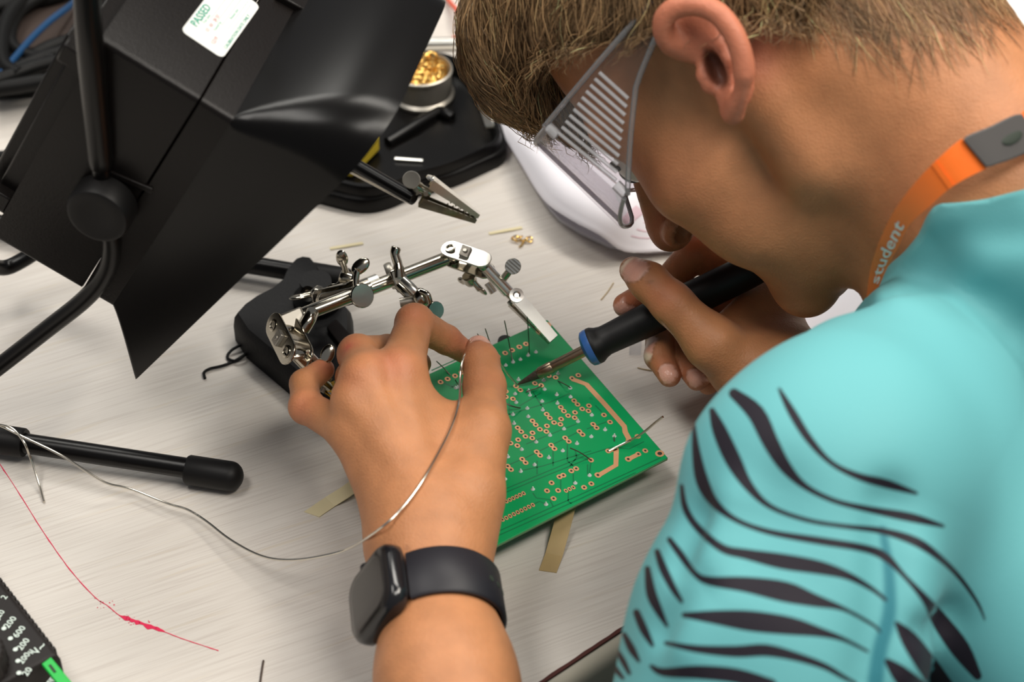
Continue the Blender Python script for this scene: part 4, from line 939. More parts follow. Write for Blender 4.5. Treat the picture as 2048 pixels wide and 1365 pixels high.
# ------------------------------------------------------------------ right hand (holding the iron)
RT = [(Q(1490, 735, .985), .0170), (Q(1424, 686, .975), .0128), (Q(1343, 606, .974), .0096), (Q(1298, 564, .979), .0088), (Q(1266, 541, .985), .0068)]
RI = [(Q(1535, 575, 1.030), .0125), (Q(1392, 505, 1.022), .0090), (Q(1330, 570, 1.030), .0078), (Q(1250, 611, 1.016), .0062)]
RM = [(Q(1530, 625, 1.040), .0120), (Q(1420, 590, 1.045), .0090), (Q(1322, 660, 1.030), .0080), (Q(1319, 712, 1.010), .0076), (Q(1339, 752, .998), .0058)]
RG = [(Q(1525, 680, 1.040), .0115), (Q(1450, 655, 1.045), .0088), (Q(1372, 690, 1.025), .0078), (Q(1376, 728, 1.008), .0073), (Q(1394, 760, .998), .0056)]
RP = [(Q(1530, 730, 1.030), .0105), (Q(1470, 705, 1.040), .0080), (Q(1412, 725, 1.022), .0068), (Q(1416, 768, 1.006), .0056)]
def hand_r(p):
    d = chain(p, [(REB, .036), (RWR + (REB - RWR) * .3, .026), (RWR, .0215)], .02)
    pal = None
    for (m, rm), wp in ((RI[0], Q(1555, 700, 1.0)), (RM[0], Q(1560, 720, 1.0)), (RG[0], Q(1560, 745, 1.0)), (RP[0], Q(1560, 765, 1.0))):
        e = cone(p, wp, m, .0170, rm); pal = e if pal is None else smin(pal, e, .010)
    d = smin(d, pal, .020)
    th = chain(p, [(Q(1560, 745, .988), .0165)] + RT, .006)
    d = smin(d, th, .012)
    d = smin(d, cone(p, Q(1440, 672, .990), Q(1530, 610, 1.012), .0085, .013), .010)       # web of the thumb
    f = None
    for J in (RI, RM, RG, RP):
        e = chain(p, J, .0022)
        for k in (1, 2): e = smin(e, ln(p - J[k][0]) - J[k][1] * 1.03, .002)
        f = e if f is None else smin(f, e, .0014)
    d = smin(d, f, .007)
    hax = ie - ir; t = np.clip(((p - ir) @ hax) / (hax @ hax), 0, 1); hdl = ln(p - ir - t[:, None] * hax) - .0091   # flesh closes against the grip
    return smax(d, -hdl, .0012)

def body_top(p):
    h = head_sdf(p); d = smin(h, ear_sdf(p), .004); d = smin(d, ear_r(p), .004)
    d = smin(d, neck_sdf(p), .018); d = smin(d, torso_sdf(p) + .011, .022)
    # a soft hollow between jaw and throat
    return d

# ------------------------------------------------------------------ skin material and colouring
def skin_mat():
    m = bpy.data.materials.new('skin'); m.use_nodes = True; nt = m.node_tree; n = nt.nodes; L = nt.links; b = n['Principled BSDF']
    at = n.new('ShaderNodeAttribute'); at.attribute_name = 'tint'
    tc = n.new('ShaderNodeTexCoord'); t = n.new('ShaderNodeTexNoise'); t.inputs['Scale'].default_value = 90; t.inputs['Detail'].default_value = 5; L.new(tc.outputs['Object'], t.inputs['Vector'])
    r = n.new('ShaderNodeMapRange'); r.inputs[1].default_value = .3; r.inputs[2].default_value = .7; r.inputs[3].default_value = .90; r.inputs[4].default_value = 1.08; L.new(t.outputs['Fac'], r.inputs[0])
    mx = n.new('ShaderNodeMix'); mx.data_type = 'RGBA'; mx.blend_type = 'MULTIPLY'; mx.inputs[0].default_value = 1; L.new(at.outputs['Color'], mx.inputs[6]); L.new(r.outputs[0], mx.inputs[7])
    L.new(mx.outputs[2], b.inputs['Base Color'])
    b.inputs['Subsurface Weight'].default_value = .12; b.inputs['Subsurface Radius'].default_value = (1, .35, .2); b.inputs['Subsurface Scale'].default_value = .004
    b.inputs['Specular IOR Level'].default_value = .4
    gl = n.new('ShaderNodeAttribute'); gl.attribute_name = 'nail'
    rr2 = n.new('ShaderNodeMapRange'); rr2.inputs[3].default_value = .52; rr2.inputs[4].default_value = .28; L.new(gl.outputs['Fac'], rr2.inputs[0]); L.new(rr2.outputs[0], b.inputs['Roughness'])
    w = n.new('ShaderNodeTexVoronoi'); w.inputs['Scale'].default_value = 900; L.new(tc.outputs['Object'], w.inputs['Vector'])
    t2 = n.new('ShaderNodeTexNoise'); t2.inputs['Scale'].default_value = 350; t2.inputs['Detail'].default_value = 4; L.new(tc.outputs['Object'], t2.inputs['Vector'])
    ad = n.new('ShaderNodeMath'); L.new(w.outputs['Distance'], ad.inputs[0]); L.new(t2.outputs['Fac'], ad.inputs[1])
    bp = n.new('ShaderNodeBump'); bp.inputs['Strength'].default_value = .28; bp.inputs['Distance'].default_value = .0005; L.new(ad.outputs[0], bp.inputs['Height']); L.new(bp.outputs[0], b.inputs['Normal'])
    MATS['skin'] = m
skin_mat()
SKIN = np.array([.475, .205, .090]); RED = np.array([.56, .15, .09]); PINK = np.array([.62, .31, .22])
def blend(col, V, c, r, tgt, a):
    w = np.exp(-((V - c) ** 2).sum(1) / (r * r)) * a; return col * (1 - w[:, None]) + tgt * w[:, None]
def tint_hand_l(V):
    c = np.tile(SKIN, (len(V), 1)); vd = nrm(C_ - Q(800, 800, .93))
    for P, r, a in ((Q(785, 740, .928), .010, .55), (Q(690, 692, .942), .007, .6), (Q(826, 628, .958), .010, .35), (Q(715, 760, .922), .009, .35), (Q(607, 815, .94), .009, .35), (Q(650, 735, .970), .008, .5), (Q(935, 703, .985), .012, .5), (Q(960, 700, .975), .013, .5), (Q(975, 780, .95), .008, .3)): c = blend(c, V, P, r, RED, a)
    c = blend(c, V, Q(776, 722, .926), .0012, np.array([.5, .06, .05]), .9); c = blend(c, V, Q(693, 692, .941), .0022, np.array([.5, .08, .07]), .7)
    for x, y, d in ((769, 1080, .87), (815, 1097, .87), (822, 1345, .84), (855, 1343, .84)): c = blend(c, V, Q(x, y, d - .003), .0011, np.array([.22, .09, .05]), .8)
    return c
NAILS = []
def nail(c, ax, up, ln_, wd): NAILS.append((c, nrm(ax), nrm(up), ln_, wd))
def paint_nails(V, c):
    nl = np.zeros(len(V))
    for (o, ax, up, L, W) in NAILS:
        up = nrm(up - (up @ ax) * ax); s = np.cross(ax, up); q = V - o; u = q @ ax / L; v = q @ s / W; w = q @ up
        e = (np.abs(u) ** 3 + np.abs(v) ** 3) ; k = np.clip((1.12 - e) / .25, 0, 1) * (w > -.002)
        tip = np.clip((u - .62) / .15, 0, 1); lun = np.clip((-u - .6) / .3, 0, 1)
        colr = np.array([.70, .37, .28])[None] * (1 - tip[:, None]) + np.array([.80, .63, .48])[None] * tip[:, None]; colr = colr * (1 - .35 * lun[:, None]) + np.array([.7, .5, .42]) * .35 * lun[:, None]
        c = c * (1 - k[:, None]) + colr * k[:, None]; nl = np.maximum(nl, k)
        rim = np.clip(1 - np.abs(e - 1.15) / .25, 0, 1) * (w > -.001); c = c * (1 - .35 * rim[:, None])
    return c, nl
vC = lambda p: nrm(C_ - p)
ax_ = nrm(RT[4][0] - RT[2][0]); nail(RT[4][0] - ax_ * .0015 + vC(RT[4][0]) * .005, ax_, vC(RT[4][0]) + U_ * .35 - R_ * .0, .0075, .0062)
ax_ = nrm(RM[4][0] - RM[3][0]); nail(RM[4][0] + vC(RM[4][0]) * .004, ax_, vC(RM[4][0]) - R_ * .1, .0058, .0045)
ax_ = nrm(RG[4][0] - RG[3][0]); nail(RG[4][0] + vC(RG[4][0]) * .004, ax_, vC(RG[4][0]) - R_ * .1, .0055, .0045)
ax_ = nrm(RI[3][0] - RI[2][0]); nail(RI[3][0] - R_ * .002 + vC(RI[3][0]) * .002, ax_, vC(RI[3][0]) * .5 - U_ * .8 - R_ * .2, .0055, .0045)
ax_ = nrm(LT[4][0] - LT[3][0]); nail(LT[4][0] + U_ * .003 - F_ * -.0 + R_ * -.001, ax_, vC(LT[4][0]) * -.15 + R_ * .5 + U_ * .4, .006, .0055)

def hairline(q):                      # > 0 where hair grows (head millimetres)
    x, y, z = np.abs(q[:, 0]), q[:, 1], q[:, 2]
    front = z - np.interp(y, [-120, -75, -63, -50, -40, -33, -27, -4, 18, 36, 64, 80, 110], [-76, -70, -58, -46, -25, -4, 8, 30, 42, 56, 71, 75, 78])
    return front
def tint_top(V):
    q = (V - HC) @ HM * 1000; c = np.tile(SKIN, (len(V), 1))
    E = ear_sdf(V); w = np.clip(1 - E / .003, 0, 1) * (np.abs(q[:, 0] + 78) < 30); c = c * (1 - .75 * w[:, None]) + np.array([.52, .165, .10]) * .75 * w[:, None]
    hl_ = np.clip((hairline(q) - 1 + 4 * np.sin(q[:, 0] * .9 + q[:, 2] * .7)) / 14, 0, 1) * (q[:, 2] > -90) * (E > .004); c = c * (1 - .72 * hl_[:, None]) + np.array([.20, .115, .055]) * .72 * hl_[:, None]
    c = blend(c, V, Q(1500, 60, .86), .016, RED, .6); c = blend(c, V, Q(1500, 130, .868), .012, RED, .4)
    c = blend(c, V, Hd(0, 122, -32), .016, RED, .45); c = blend(c, V, Hd(-48, 66, -24), .026, RED, .25)
    c = blend(c, V, Q(1328, 200, .886), .013, np.array([.24, .13, .065]), .55); c = blend(c, V, Q(1345, 130, .868), .012, np.array([.2, .11, .055]), .5)
    c = blend(c, V, Hd(-15, 103, -36), .0060, np.array([.05, .015, .012]), .9); c = blend(c, V, Hd(15, 103, -36), .0060, np.array([.05, .015, .012]), .9)  # nostrils: shade of the carved holes painted into the skin colour
    c = blend(c, V, Hd(0, 103, -66), .013, np.array([.5, .16, .13]), .8)
    k = np.clip(1 - ellip(V, Q(1430, 138, .852), (.0036, .008, .012), EM) / .002, 0, 1); c = c * (1 - .7 * k[:, None])  # ear hollow darkened in the skin colour, as painted shade
    return c

import time; t0_ = time.time()
parts = []
V, Fq = nets(body_top, np.minimum.reduce([HC - .16, NB - .1]), np.array([HC[0] + .38, HC[1] + .20, HC[2] + .17]), .0024); parts.append((V, Fq, tint_top(V), np.zeros(len(V)))); VTOP = V
lo = np.minimum.reduce([Q(575, 600, .96), LWR, LEB]) - .05; hi = np.maximum.reduce([Q(1010, 600, 1.02), LWR, LEB]) + .05
V, Fq = nets(lambda p: smin(hand_l(p), cone(p, LEB, EL, .034, .042), .02), [LP[1][0][0] - .03, LEB[1] - .05, -.01], [LEB[0] + .17, .80, .20], .0015); c, nl = paint_nails(V, tint_hand_l(V)); parts.append((V, Fq, c, nl))
V, Fq = nets(hand_r, [RI[3][0][0] - .02, RWR[1] - .13, -.012], [REB[0] + .05, RI[0][0][1] + .04, .15], .0015)
c = np.tile(SKIN, (len(V), 1))
for P, r, a in ((Q(1335, 590, .97), .010, .35), (Q(1395, 480, 1.015), .012, .3), (Q(1330, 745, .995), .012, .35), (Q(1255, 612, 1.01), .012, .5), (Q(1390, 755, .995), .012, .3)): c = blend(c, V, P, r, RED, a)
c, nl = paint_nails(V, c); parts.append((V, Fq, c, nl))
o = 0; VV = []; FF = []
for v, f, c, nl in parts: VV.append(v); FF.append(f + o); o += len(v)
pers = empty('person', (PEL[0], PEL[1], -.74), 'person in turquoise shirt with black stripes bending over the board, soldering', 'person')
body = link('body', npmesh('body', np.concatenate(VV), np.concatenate(FF), ['skin'], {'tint': ('FLOAT_COLOR', np.concatenate([q[2] for q in parts])), 'nail': ('FLOAT', np.concatenate([q[3] for q in parts]))}), pers)
print('body', time.time() - t0_, o)
# eyes and brows
for s in (-1, 1):
    mb = MB(); mb.ell(Hd(32 * s, 82, 3), (HM[:, 0], HM[:, 2], HM[:, 1]), (.0122,) * 3, 24, 16); ey = mb.build('eye', 'eye_white', pers, angle=80)
    mb = MB(); mb.lathe(Hd(32 * s, 93.2, 1), hx((0, 1, -.12)), [(.0058, 0), (.005, .0009), (.003, .0013), (0, .0014)], 20); mb.build('iris', 'iris', ey, angle=80)
    mb = MB(); mb.tube(spline([Hd(17 * s, 96, 19), Hd(30 * s, 94, 25), Hd(46 * s, 83, 24), Hd(54 * s, 73, 18)], 5), [.0012] + [.0024] * 8 + [.0018] * 6 + [.0008], 8); mb.build('eyebrow', 'brow', pers, angle=80)
    mb = MB(); mb.tube(spline([Hd(20 * s, 93, 5), Hd(31 * s, 96, 10), Hd(43 * s, 88, 5)], 5), [.0010] + [.0016] * 9 + [.001], 8); mb.build('eyelid', 'skin', pers, angle=80)
# ------------------------------------------------------------------ hair
HAIRC = mat('hair', (.16, .095, .045), .42)
def hair_mat():
    m = MATS['hair']; nt = m.node_tree; n = nt.nodes; L = nt.links; b = n['Principled BSDF']
    a = n.new('ShaderNodeAttribute'); a.attribute_name = 'tint'; L.new(a.outputs['Color'], b.inputs['Base Color']); b.inputs['Roughness'].default_value = .45
hair_mat()
def fringe(p):
    L_ = lambda *k: [(Q(x, y, d), r) for x, y, d, r in k]
    d = chain(p, L_((1040, -20, .925, .020), (1008, 60, .938, .0150), (1004, 130, .948, .0110), (1036, 192, .955, .0065), (1082, 236, .958, .003)), .012)
    d = smin(d, chain(p, L_((1030, -40, .950, .022), (985, 40, .960, .013), (985, 120, .968, .012), (1010, 185, .972, .008), (1045, 228, .975, .003)), .012), .010)
    d = smin(d, chain(p, [(Hd(20, 80, 98), .020), (Hd(18, 106, 74), .018), (Hd(10, 116, 52), .010), (Hd(2, 118, 38), .005)], .012), .012)
    d = smin(d, chain(p, [(Hd(45, 70, 90), .020), (Hd(44, 92, 68), .015), (Hd(34, 104, 50), .008)], .012), .012)
    return d
def hair_sdf(p):
    q = (p - HC) @ HM * 1000
    sh = ellip(q, (0, 0, 46), (80, 101, 88)) * .001
    cut = -hairline(q) * .0007
    d = smax(sh, cut, .006)
    d = smin(d, fringe(p), .012)
    t = np.sin(q[:, 0] * .35 + q[:, 2] * .22 + 2 * np.sin(q[:, 1] * .06)) * .0006 + np.sin(q[:, 0] * .9 - q[:, 2] * .5 + q[:, 1] * .13) * .0004
    return d + t
V, Fq = nets(hair_sdf, HC - .155, HC + .165, .0028)
qv = (V - HC) @ HM * 1000
HC0 = np.array([.135, .078, .036])
tn = HC0 * (.75 + .35 * rng.random((len(V), 1)))
hair = link('hair', npmesh('hair', V, Fq, ['hair'], {'tint': ('FLOAT_COLOR', tn)}), pers)
# strands combed over the hair mass, from the crown forwards and down
def flow(P):
    q = (P - HC) @ HM * 1000; x, y, z = q[:, 0], q[:, 1], q[:, 2]
    t = np.clip((y + 40) / 60, 0, 1)[:, None]
    back = np.stack([x * .006, .15 + 0 * y, -.95 + 0 * y], 1); fwd = np.stack([x * .002, .85 - np.clip((y - 50) / 90, 0, 1) * .5, -.35 - np.clip((y - 30) / 60, 0, 1) * .75], 1)
    return (back * (1 - t) + fwd * t) @ HM.T
def comb(name, fn, roots, n, step, lo, hi, rad0, basec, jit, NS=6):
    sel = rng.choice(len(roots), n); P = roots[sel] + rng.normal(size=(n, 3)) * .0010
    off = rng.uniform(lo, hi, n); rows = []; J = rng.normal(size=(n, 3)) * jit; ph_ = rng.uniform(0, 6.28, n)
    # neighbouring strands lean the same way, so locks form
    lock = np.sin((roots[sel] @ nrm([.7, .2, .6])) * 420)[:, None] * .22 * HM[:, 0][None] + np.sin((roots[sel] @ nrm([-.2, .9, .3])) * 310)[:, None] * .18 * HM[:, 2][None]
    for i in range(NS + 1):
        d0 = fn(P); n_ = grad(fn, P); lift = off * (1 + .35 * i / NS)
        P = P - n_ * np.clip(d0 - lift, -.004, .0012)[:, None]
        rows.append(P.copy()); f = flow(P) + J + lock + np.sin(ph_ + i * .8)[:, None] * .10 * HM[:, 0][None]
        f = f - (f * n_).sum(1)[:, None] * n_ * .85; f = f / np.maximum(ln(f), 1e-6)[:, None]; P = P + f * step * rng.uniform(.7, 1.2, (n, 1))
    S = np.stack(rows, 1); Tn = np.diff(S, axis=1); Tn = np.concatenate([Tn, Tn[:, -1:]], 1); Tn /= np.maximum(np.linalg.norm(Tn, axis=2, keepdims=True), 1e-9)
    vw = C_ - S; vw /= np.linalg.norm(vw, axis=2, keepdims=True)
    a1 = np.cross(Tn, vw); a1 /= np.maximum(np.linalg.norm(a1, axis=2, keepdims=True), 1e-9); b1 = np.cross(Tn, a1)
    rad = (np.array([.9, 1, 1, .95, .85, .65, .25])[None, :, None] * rng.uniform(rad0 * .6, rad0 * 1.3, (n, 1, 1)))
    rg3 = np.stack([S + rad * (math.cos(t) * a1 + math.sin(t) * b1) for t in (0, 2.094, 4.189)], 2)     # strand, row, corner
    SV = rg3.reshape(-1, 3); base = (np.arange(n) * (NS + 1) * 3)[:, None, None]; r_i = (np.arange(NS) * 3)[None, :, None]; k_i = np.arange(3)[None, None, :]; k_j = (np.arange(3) + 1)[None, None, :] % 3
    SF = np.stack([base + r_i + k_i, base + r_i + k_j, base + r_i + 3 + k_j, base + r_i + 3 + k_i], -1).reshape(-1, 4)
    lum = np.exp(rng.normal(size=(n, 1)) * .40) * (1 + .35 * np.sin((roots[sel] @ nrm([.5, .3, .8])) * 260))[:, None]; cc = np.array(basec) * lum * np.where(rng.random((n, 1)) < .10, 1.8, 1.0)
    o = link(name, npmesh(name, SV, SF, ['hair'], {'tint': ('FLOAT_COLOR', np.repeat(np.clip(cc, .02, .75), (NS + 1) * 3, 0))}), hair); return tag(o, kind='stuff')
g_ = grad(hair_sdf, V); vis = (g_ * (C_ - V)).sum(1) / ln(C_ - V)
comb('hair_strands', hair_sdf, V[vis > -.45], 13000, .0052, .0002, .0028, .00023, (.31, .190, .092), .20)
qt = (VTOP - HC) @ HM * 1000; hl_ = hairline(qt); Et = ear_sdf(VTOP)
ok = (hl_ > -3) & (qt[:, 1] < -8) & (qt[:, 2] < 45) & (qt[:, 2] > -85) & (Et > .006) & (rng.random(len(VTOP)) < np.clip((hl_ + 4) / 16, 0, 1))
comb('nape_strands', body_top, VTOP[ok], 5000, .0028, .0001, .0012, .00015, (.34, .205, .098), .30)

# ------------------------------------------------------------------ shirt
STR = [
 [(735,160,8),(790,260,24),(860,370,22),(950,465,14),(1060,520,20),(1180,552,26),(1300,590,8)],
 [(550,180,30),(640,260,52),(700,380,48),(760,480,36),(840,560,18),(960,620,14),(1100,655,18),(1280,690,26),(1410,725,8)],
 [(460,250,16),(490,330,42),(545,450,48),(610,560,28),(700,645,14),(850,700,12),(1000,725,12),(1160,745,18),(1300,790,26),(1400,860,18),(1480,940,12),(1550,1040,8),(1580,1110,4)],
 [(385,300,6),(395,420,24),(420,540,38),(470,630,26),(560,700,14),(700,750,16),(900,785,22),(1080,815,22),(1170,850,24),(1250,930,12),(1340,1030,24),(1400,1120,50),(1480,1230,58),(1550,1340,24)],
 [(335,560,10),(350,650,18),(400,730,20),(500,815,24),(600,840,30),(750,870,46),(900,895,40),(1020,930,22),(1120,985,12),(1175,1030,8)],
 [(285,780,14),(330,840,20),(390,920,16),(450,950,26),(600,965,46),(760,995,62),(880,1030,38),(1000,1065,12),(1120,1130,8),(1150,1160,5)],
 [(235,830,16),(260,900,24),(300,980,20),(335,1035,10)],
 [(345,1090,14),(480,1100,42),(620,1115,62),(780,1135,54),(900,1160,28),(1000,1190,12),(1100,1240,6)],
 [(195,900,16),(210,1000,30),(240,1070,24),(275,1135,8)],
 [(270,1205,10),(400,1230,22),(560,1240,34),(680,1235,36),(800,1260,26),(920,1300,18),(1000,1345,12),(1050,1370,8)],
 [(150,1080,20),(180,1150,24),(215,1215,10)], [(210,1300,10),(260,1325,24),(400,1325,40),(560,1340,44),(700,1380,40)],
 [(100,1170,12),(130,1230,22),(160,1280,8)], [(60,1220,10),(95,1280,16),(120,1330,10)], [(40,1270,8),(70,1320,14),(95,1350,8)],
 [(1215,1120,8),(1270,1190,50),(1340,1290,62),(1420,1400,60)], [(1180,1280,16),(1230,1330,50),(1300,1400,70)]]
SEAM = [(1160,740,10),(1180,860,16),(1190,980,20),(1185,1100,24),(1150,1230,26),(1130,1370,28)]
def inkdist(px, py, lines, k=2.053):
    best = np.full(len(px), 1e3)
    for Lq in lines:
        Pq = spline([np.array([1200 + a / k, 700 + b / k, w / k * .66]) for a, b, w in Lq], 4)
        for a, b in zip(Pq[:-1], Pq[1:]):
            d = b[:2] - a[:2]; t = np.clip(((px - a[0]) * d[0] + (py - a[1]) * d[1]) / max(d @ d, 1e-6), 0, 1)
            e = np.hypot(px - a[0] - t * d[0], py - a[1] - t * d[1]) - (a[2] + (b[2] - a[2]) * t); best = np.minimum(best, e)
    return best
COLL = 0
def trace(x, y, fn, d=.7):               # first point of a surface along a sight line
    for _ in range(400):
        v = fn(Q(x, y, d)[None])[0]
        if v < .0002 or d > 1.2: break
        d += max(v * .7, .0003)
    return Q(x, y, d)
def neck_lite(p): return cone(p, Hd(0, -36, -26), NB + R_ * .014 + U_ * .006, .0525, .0545)
c_pts = [trace(x, y, lambda p: smin(torso_sdf(p), neck_lite(p), .016) - .003) for x, y in ((1870, 408), (2044, 382))]
nk0 = NB + R_ * .014 + U_ * .006; na = nrm(Hd(0, -36, -26) - nk0); ce = nrm(c_pts[1] - c_pts[0])
cn = nrm(na + TF_ * .12); cn = nrm(cn - (cn @ ce) * ce)
c2 = [trace(x, y, lambda p: smin(torso_sdf(p), neck_lite(p), .016) - .003) for x, y in ((1756, 596), (1806, 500), (1864, 424))]
cn2 = nrm(np.cross(c2[1] - c2[0], c2[2] - c2[0])); pr_ = trace(1745, 450, neck_lite); cn2 = cn2 if cn2 @ (pr_ - c2[1]) > 0 else -cn2
def onsh(x, y): return trace(x, y, lambda p: smin(smin(torso_sdf(p), neck_lite(p), .016) - .003, chain(p, [(SL, .0515), (SL + (EL - SL) * .5, .0545), (SL + (EL - SL) * 1.02, .054)], .02), .018))
FOLDS = [(onsh(*a), onsh(*b), amp, w) for a, b, amp, w in (      # positive pushes the cloth in, negative lifts it
    ((1462, 1010), (1372, 1300), -.0035, .011), ((1400, 1035), (1365, 1120), .0045, .008), ((1400, 1180), (1330, 1260), .0035, .008), ((1560, 985), (1500, 1110), .0025, .014),
    ((1775, 595), (1862, 500), .0045, .010), ((1800, 612), (1960, 540), -.0035, .011), ((1960, 540), (2040, 640), .0030, .014), ((1905, 470), (2040, 470), .0022, .008),
    ((1778, 1010), (1745, 1360), .0055, .010), ((1840, 1130), (1800, 1350), -.0040, .014), ((1900, 1240), (1830, 1262), .0040, .008), ((1640, 1180), (1720, 1320), .0020, .016))]
def shirt_sdf(p):
    t = smin(torso_sdf(p), neck_lite(p), .016) - .003
    a = chain(p, [(SL, .0515), (SL + (EL - SL) * .5, .0545), (SL + (EL - SL) * 1.02, .054)], .02)
    a = smin(a, ln(p - Q(1600, 960, .790)) - .0470, .010)
    a = smax(a, (p - (SL + (EL - SL) * .9)) @ nrm(EL - SL), .006)
    d = smin(t, a, .018)
    r = chain(p, [(SRt, .058), (SRt + (REB - SRt) * .5, .053), (RSLEEVE, .052)], .02); r = smax(r, (p - RSLEEVE) @ nrm(REB - SRt), .006)
    d = smin(d, r, .030)
    v_ = p - nk0; ax_d = ln(v_ - (v_ @ na)[:, None] * na) - .082 - .05 * np.clip((v_ @ TF_) / .08, 0, 1)
    d = smax(d, -np.maximum(-((p - c_pts[1]) @ cn), ax_d), .002)
    d = smax(d, -np.maximum(-((p - c2[1]) @ cn2), ax_d), .002)
    hem = (PEL - NB); d = smax(d, (p - (PEL - Z * .06)) @ np.array([0, 0, -1.]), .01)
    # folds
    q = p - SL
    f = np.sin((q @ nrm([.3, -.2, 1.])) * 120 + 2.2 * np.sin((q @ R_) * 34)) * np.exp(-((q + np.array([.02, .02, .09])) ** 2).sum(1) / .006) * .0026
    cq = p - Q(1830, 520, .84)
    f += np.sin((cq @ nrm(R_ * .55 - U_ * -.8)) * 170 + 1.2) * np.exp(-(cq ** 2).sum(1) / .0016) * .0022
    f += np.sin((p @ nrm([.8, .3, .5])) * 45 + np.sin(p[:, 1] * 31)) * .0010
    for a_, b_, amp, wd2 in FOLDS:
        dv = b_ - a_; t_ = np.clip(((p - a_) @ dv) / (dv @ dv), 0, 1); e_ = ln(p - a_ - t_[:, None] * dv); f = f + amp * np.exp(-(e_ / wd2) ** 2)
    return d + f
def shirt_mat():
    m = bpy.data.materials.new('shirt_fabric'); m.use_nodes = True; nt = m.node_tree; n = nt.nodes; L = nt.links; b = n['Principled BSDF']
    def attr(nm):
        a = n.new('ShaderNodeAttribute'); a.attribute_name = nm; return a.outputs['Fac']
    def sm(src, lo, hi):
        r = n.new('ShaderNodeMapRange'); r.inputs[1].default_value = lo; r.inputs[2].default_value = hi; r.inputs[3].default_value = 1; r.inputs[4].default_value = 0; r.interpolation_type = 'SMOOTHSTEP'; L.new(src, r.inputs[0]); return r.outputs[0]
    tc = n.new('ShaderNodeTexCoord'); t = n.new('ShaderNodeTexNoise'); t.inputs['Scale'].default_value = 14; L.new(tc.outputs['Object'], t.inputs['Vector'])
    c0 = n.new('ShaderNodeMix'); c0.data_type = 'RGBA'; L.new(t.outputs['Fac'], c0.inputs[0]); c0.inputs[6].default_value = (.11, .375, .405, 1); c0.inputs[7].default_value = (.135, .425, .445, 1)
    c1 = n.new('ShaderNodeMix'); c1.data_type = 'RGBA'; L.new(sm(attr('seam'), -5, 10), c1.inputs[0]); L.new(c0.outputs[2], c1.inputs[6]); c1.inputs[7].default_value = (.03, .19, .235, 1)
    c2 = n.new('ShaderNodeMix'); c2.data_type = 'RGBA'; L.new(sm(attr('ink'), -.6, 2.4), c2.inputs[0]); L.new(c1.outputs[2], c2.inputs[6]); c2.inputs[7].default_value = (.012, .009, .016, 1)
    L.new(c2.outputs[2], b.inputs['Base Color']); b.inputs['Roughness'].default_value = .62; b.inputs['Sheen Weight'].default_value = .03; b.inputs['Specular IOR Level'].default_value = .25
    w = n.new('ShaderNodeTexNoise'); w.inputs['Scale'].default_value = 1400; L.new(tc.outputs['Object'], w.inputs['Vector'])
    bp = n.new('ShaderNodeBump'); bp.inputs['Strength'].default_value = .25; bp.inputs['Distance'].default_value = .0005; L.new(w.outputs['Fac'], bp.inputs['Height']); L.new(bp.outputs[0], b.inputs['Normal'])
    MATS['shirt_fabric'] = m
shirt_mat()
lo = np.minimum.reduce([SL, EL, PEL, NB, SRt, RSLEEVE]) - .10; hi = np.maximum.reduce([SL, EL, PEL, NB, SRt, RSLEEVE]) + .16; lo[2] = PEL[2] - .08
V, Fq = nets(shirt_sdf, lo, hi, .0040)
def refine(V, Fq, sel, k, fn):          # split the chosen quads k x k and settle the new vertices on the surface
    a, b, c, d = [V[Fq[sel][:, i]] for i in range(4)]; NV = []; n = len(a)
    for i in range(k + 1):
        for j in range(k + 1):
            u, v = i / k, j / k; NV.append(a * (1 - u) * (1 - v) + b * u * (1 - v) + c * u * v + d * (1 - u) * v)
    NV = np.stack(NV, 1).reshape(-1, 3); m = (k + 1) ** 2; base = np.arange(n)[:, None] * m; Q_ = []
    for i in range(k):
        for j in range(k): Q_.append(base + np.array([i * (k + 1) + j, (i + 1) * (k + 1) + j, (i + 1) * (k + 1) + j + 1, i * (k + 1) + j + 1])[None])
    NQ = np.concatenate(Q_)
    key = np.round(NV / 2e-5).astype(np.int64); _, first, inv = np.unique(key, axis=0, return_index=True, return_inverse=True)
    NV = NV[first]; NQ = inv.reshape(-1)[NQ]
    g = grad(fn, NV, .002); NV = NV - g * np.clip(fn(NV), -.002, .002)[:, None]
    old = Fq[~sel]
    return np.concatenate([V, NV]), np.concatenate([old, NQ + len(V)])
px, py, dd = projv(V); c_ = Fq; fx_, fy_ = px[Fq].mean(1), py[Fq].mean(1); fd_ = dd[Fq].mean(1)
fn_ = (grad(shirt_sdf, V[Fq].mean(1), .002) * (C_ - V[Fq].mean(1))).sum(1) > -.15
V, Fq = refine(V, Fq, (fx_ > 1180) & (fx_ < 2100) & (fy_ > 380) & (fy_ < 1420) & (fd_ < .95) & fn_, 4, shirt_sdf)
px, py, dd = projv(V); front = grad(shirt_sdf, V, .002); fv = (front * (C_ - V)).sum(1) > -.0
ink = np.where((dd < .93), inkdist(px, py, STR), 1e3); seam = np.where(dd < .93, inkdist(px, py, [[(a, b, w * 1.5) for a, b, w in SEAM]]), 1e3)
zb = {}
bx, by = (px // 6).astype(int), (py // 6).astype(int); kk = (bx + 500) * 4096 + by + 500
uq, inv = np.unique(kk, return_inverse=True); mn = np.full(len(uq), 9.0); np.minimum.at(mn, inv.reshape(-1), dd); fv = fv & (dd < mn[inv.reshape(-1)] + .03)
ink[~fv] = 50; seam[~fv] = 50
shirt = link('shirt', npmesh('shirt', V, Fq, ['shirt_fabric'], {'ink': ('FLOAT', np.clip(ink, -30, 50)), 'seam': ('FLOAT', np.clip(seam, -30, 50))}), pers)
shirt['label'] = 'turquoise shirt with black brushed stripes on the sleeve'
print('shirt', time.time() - t0_, len(V))
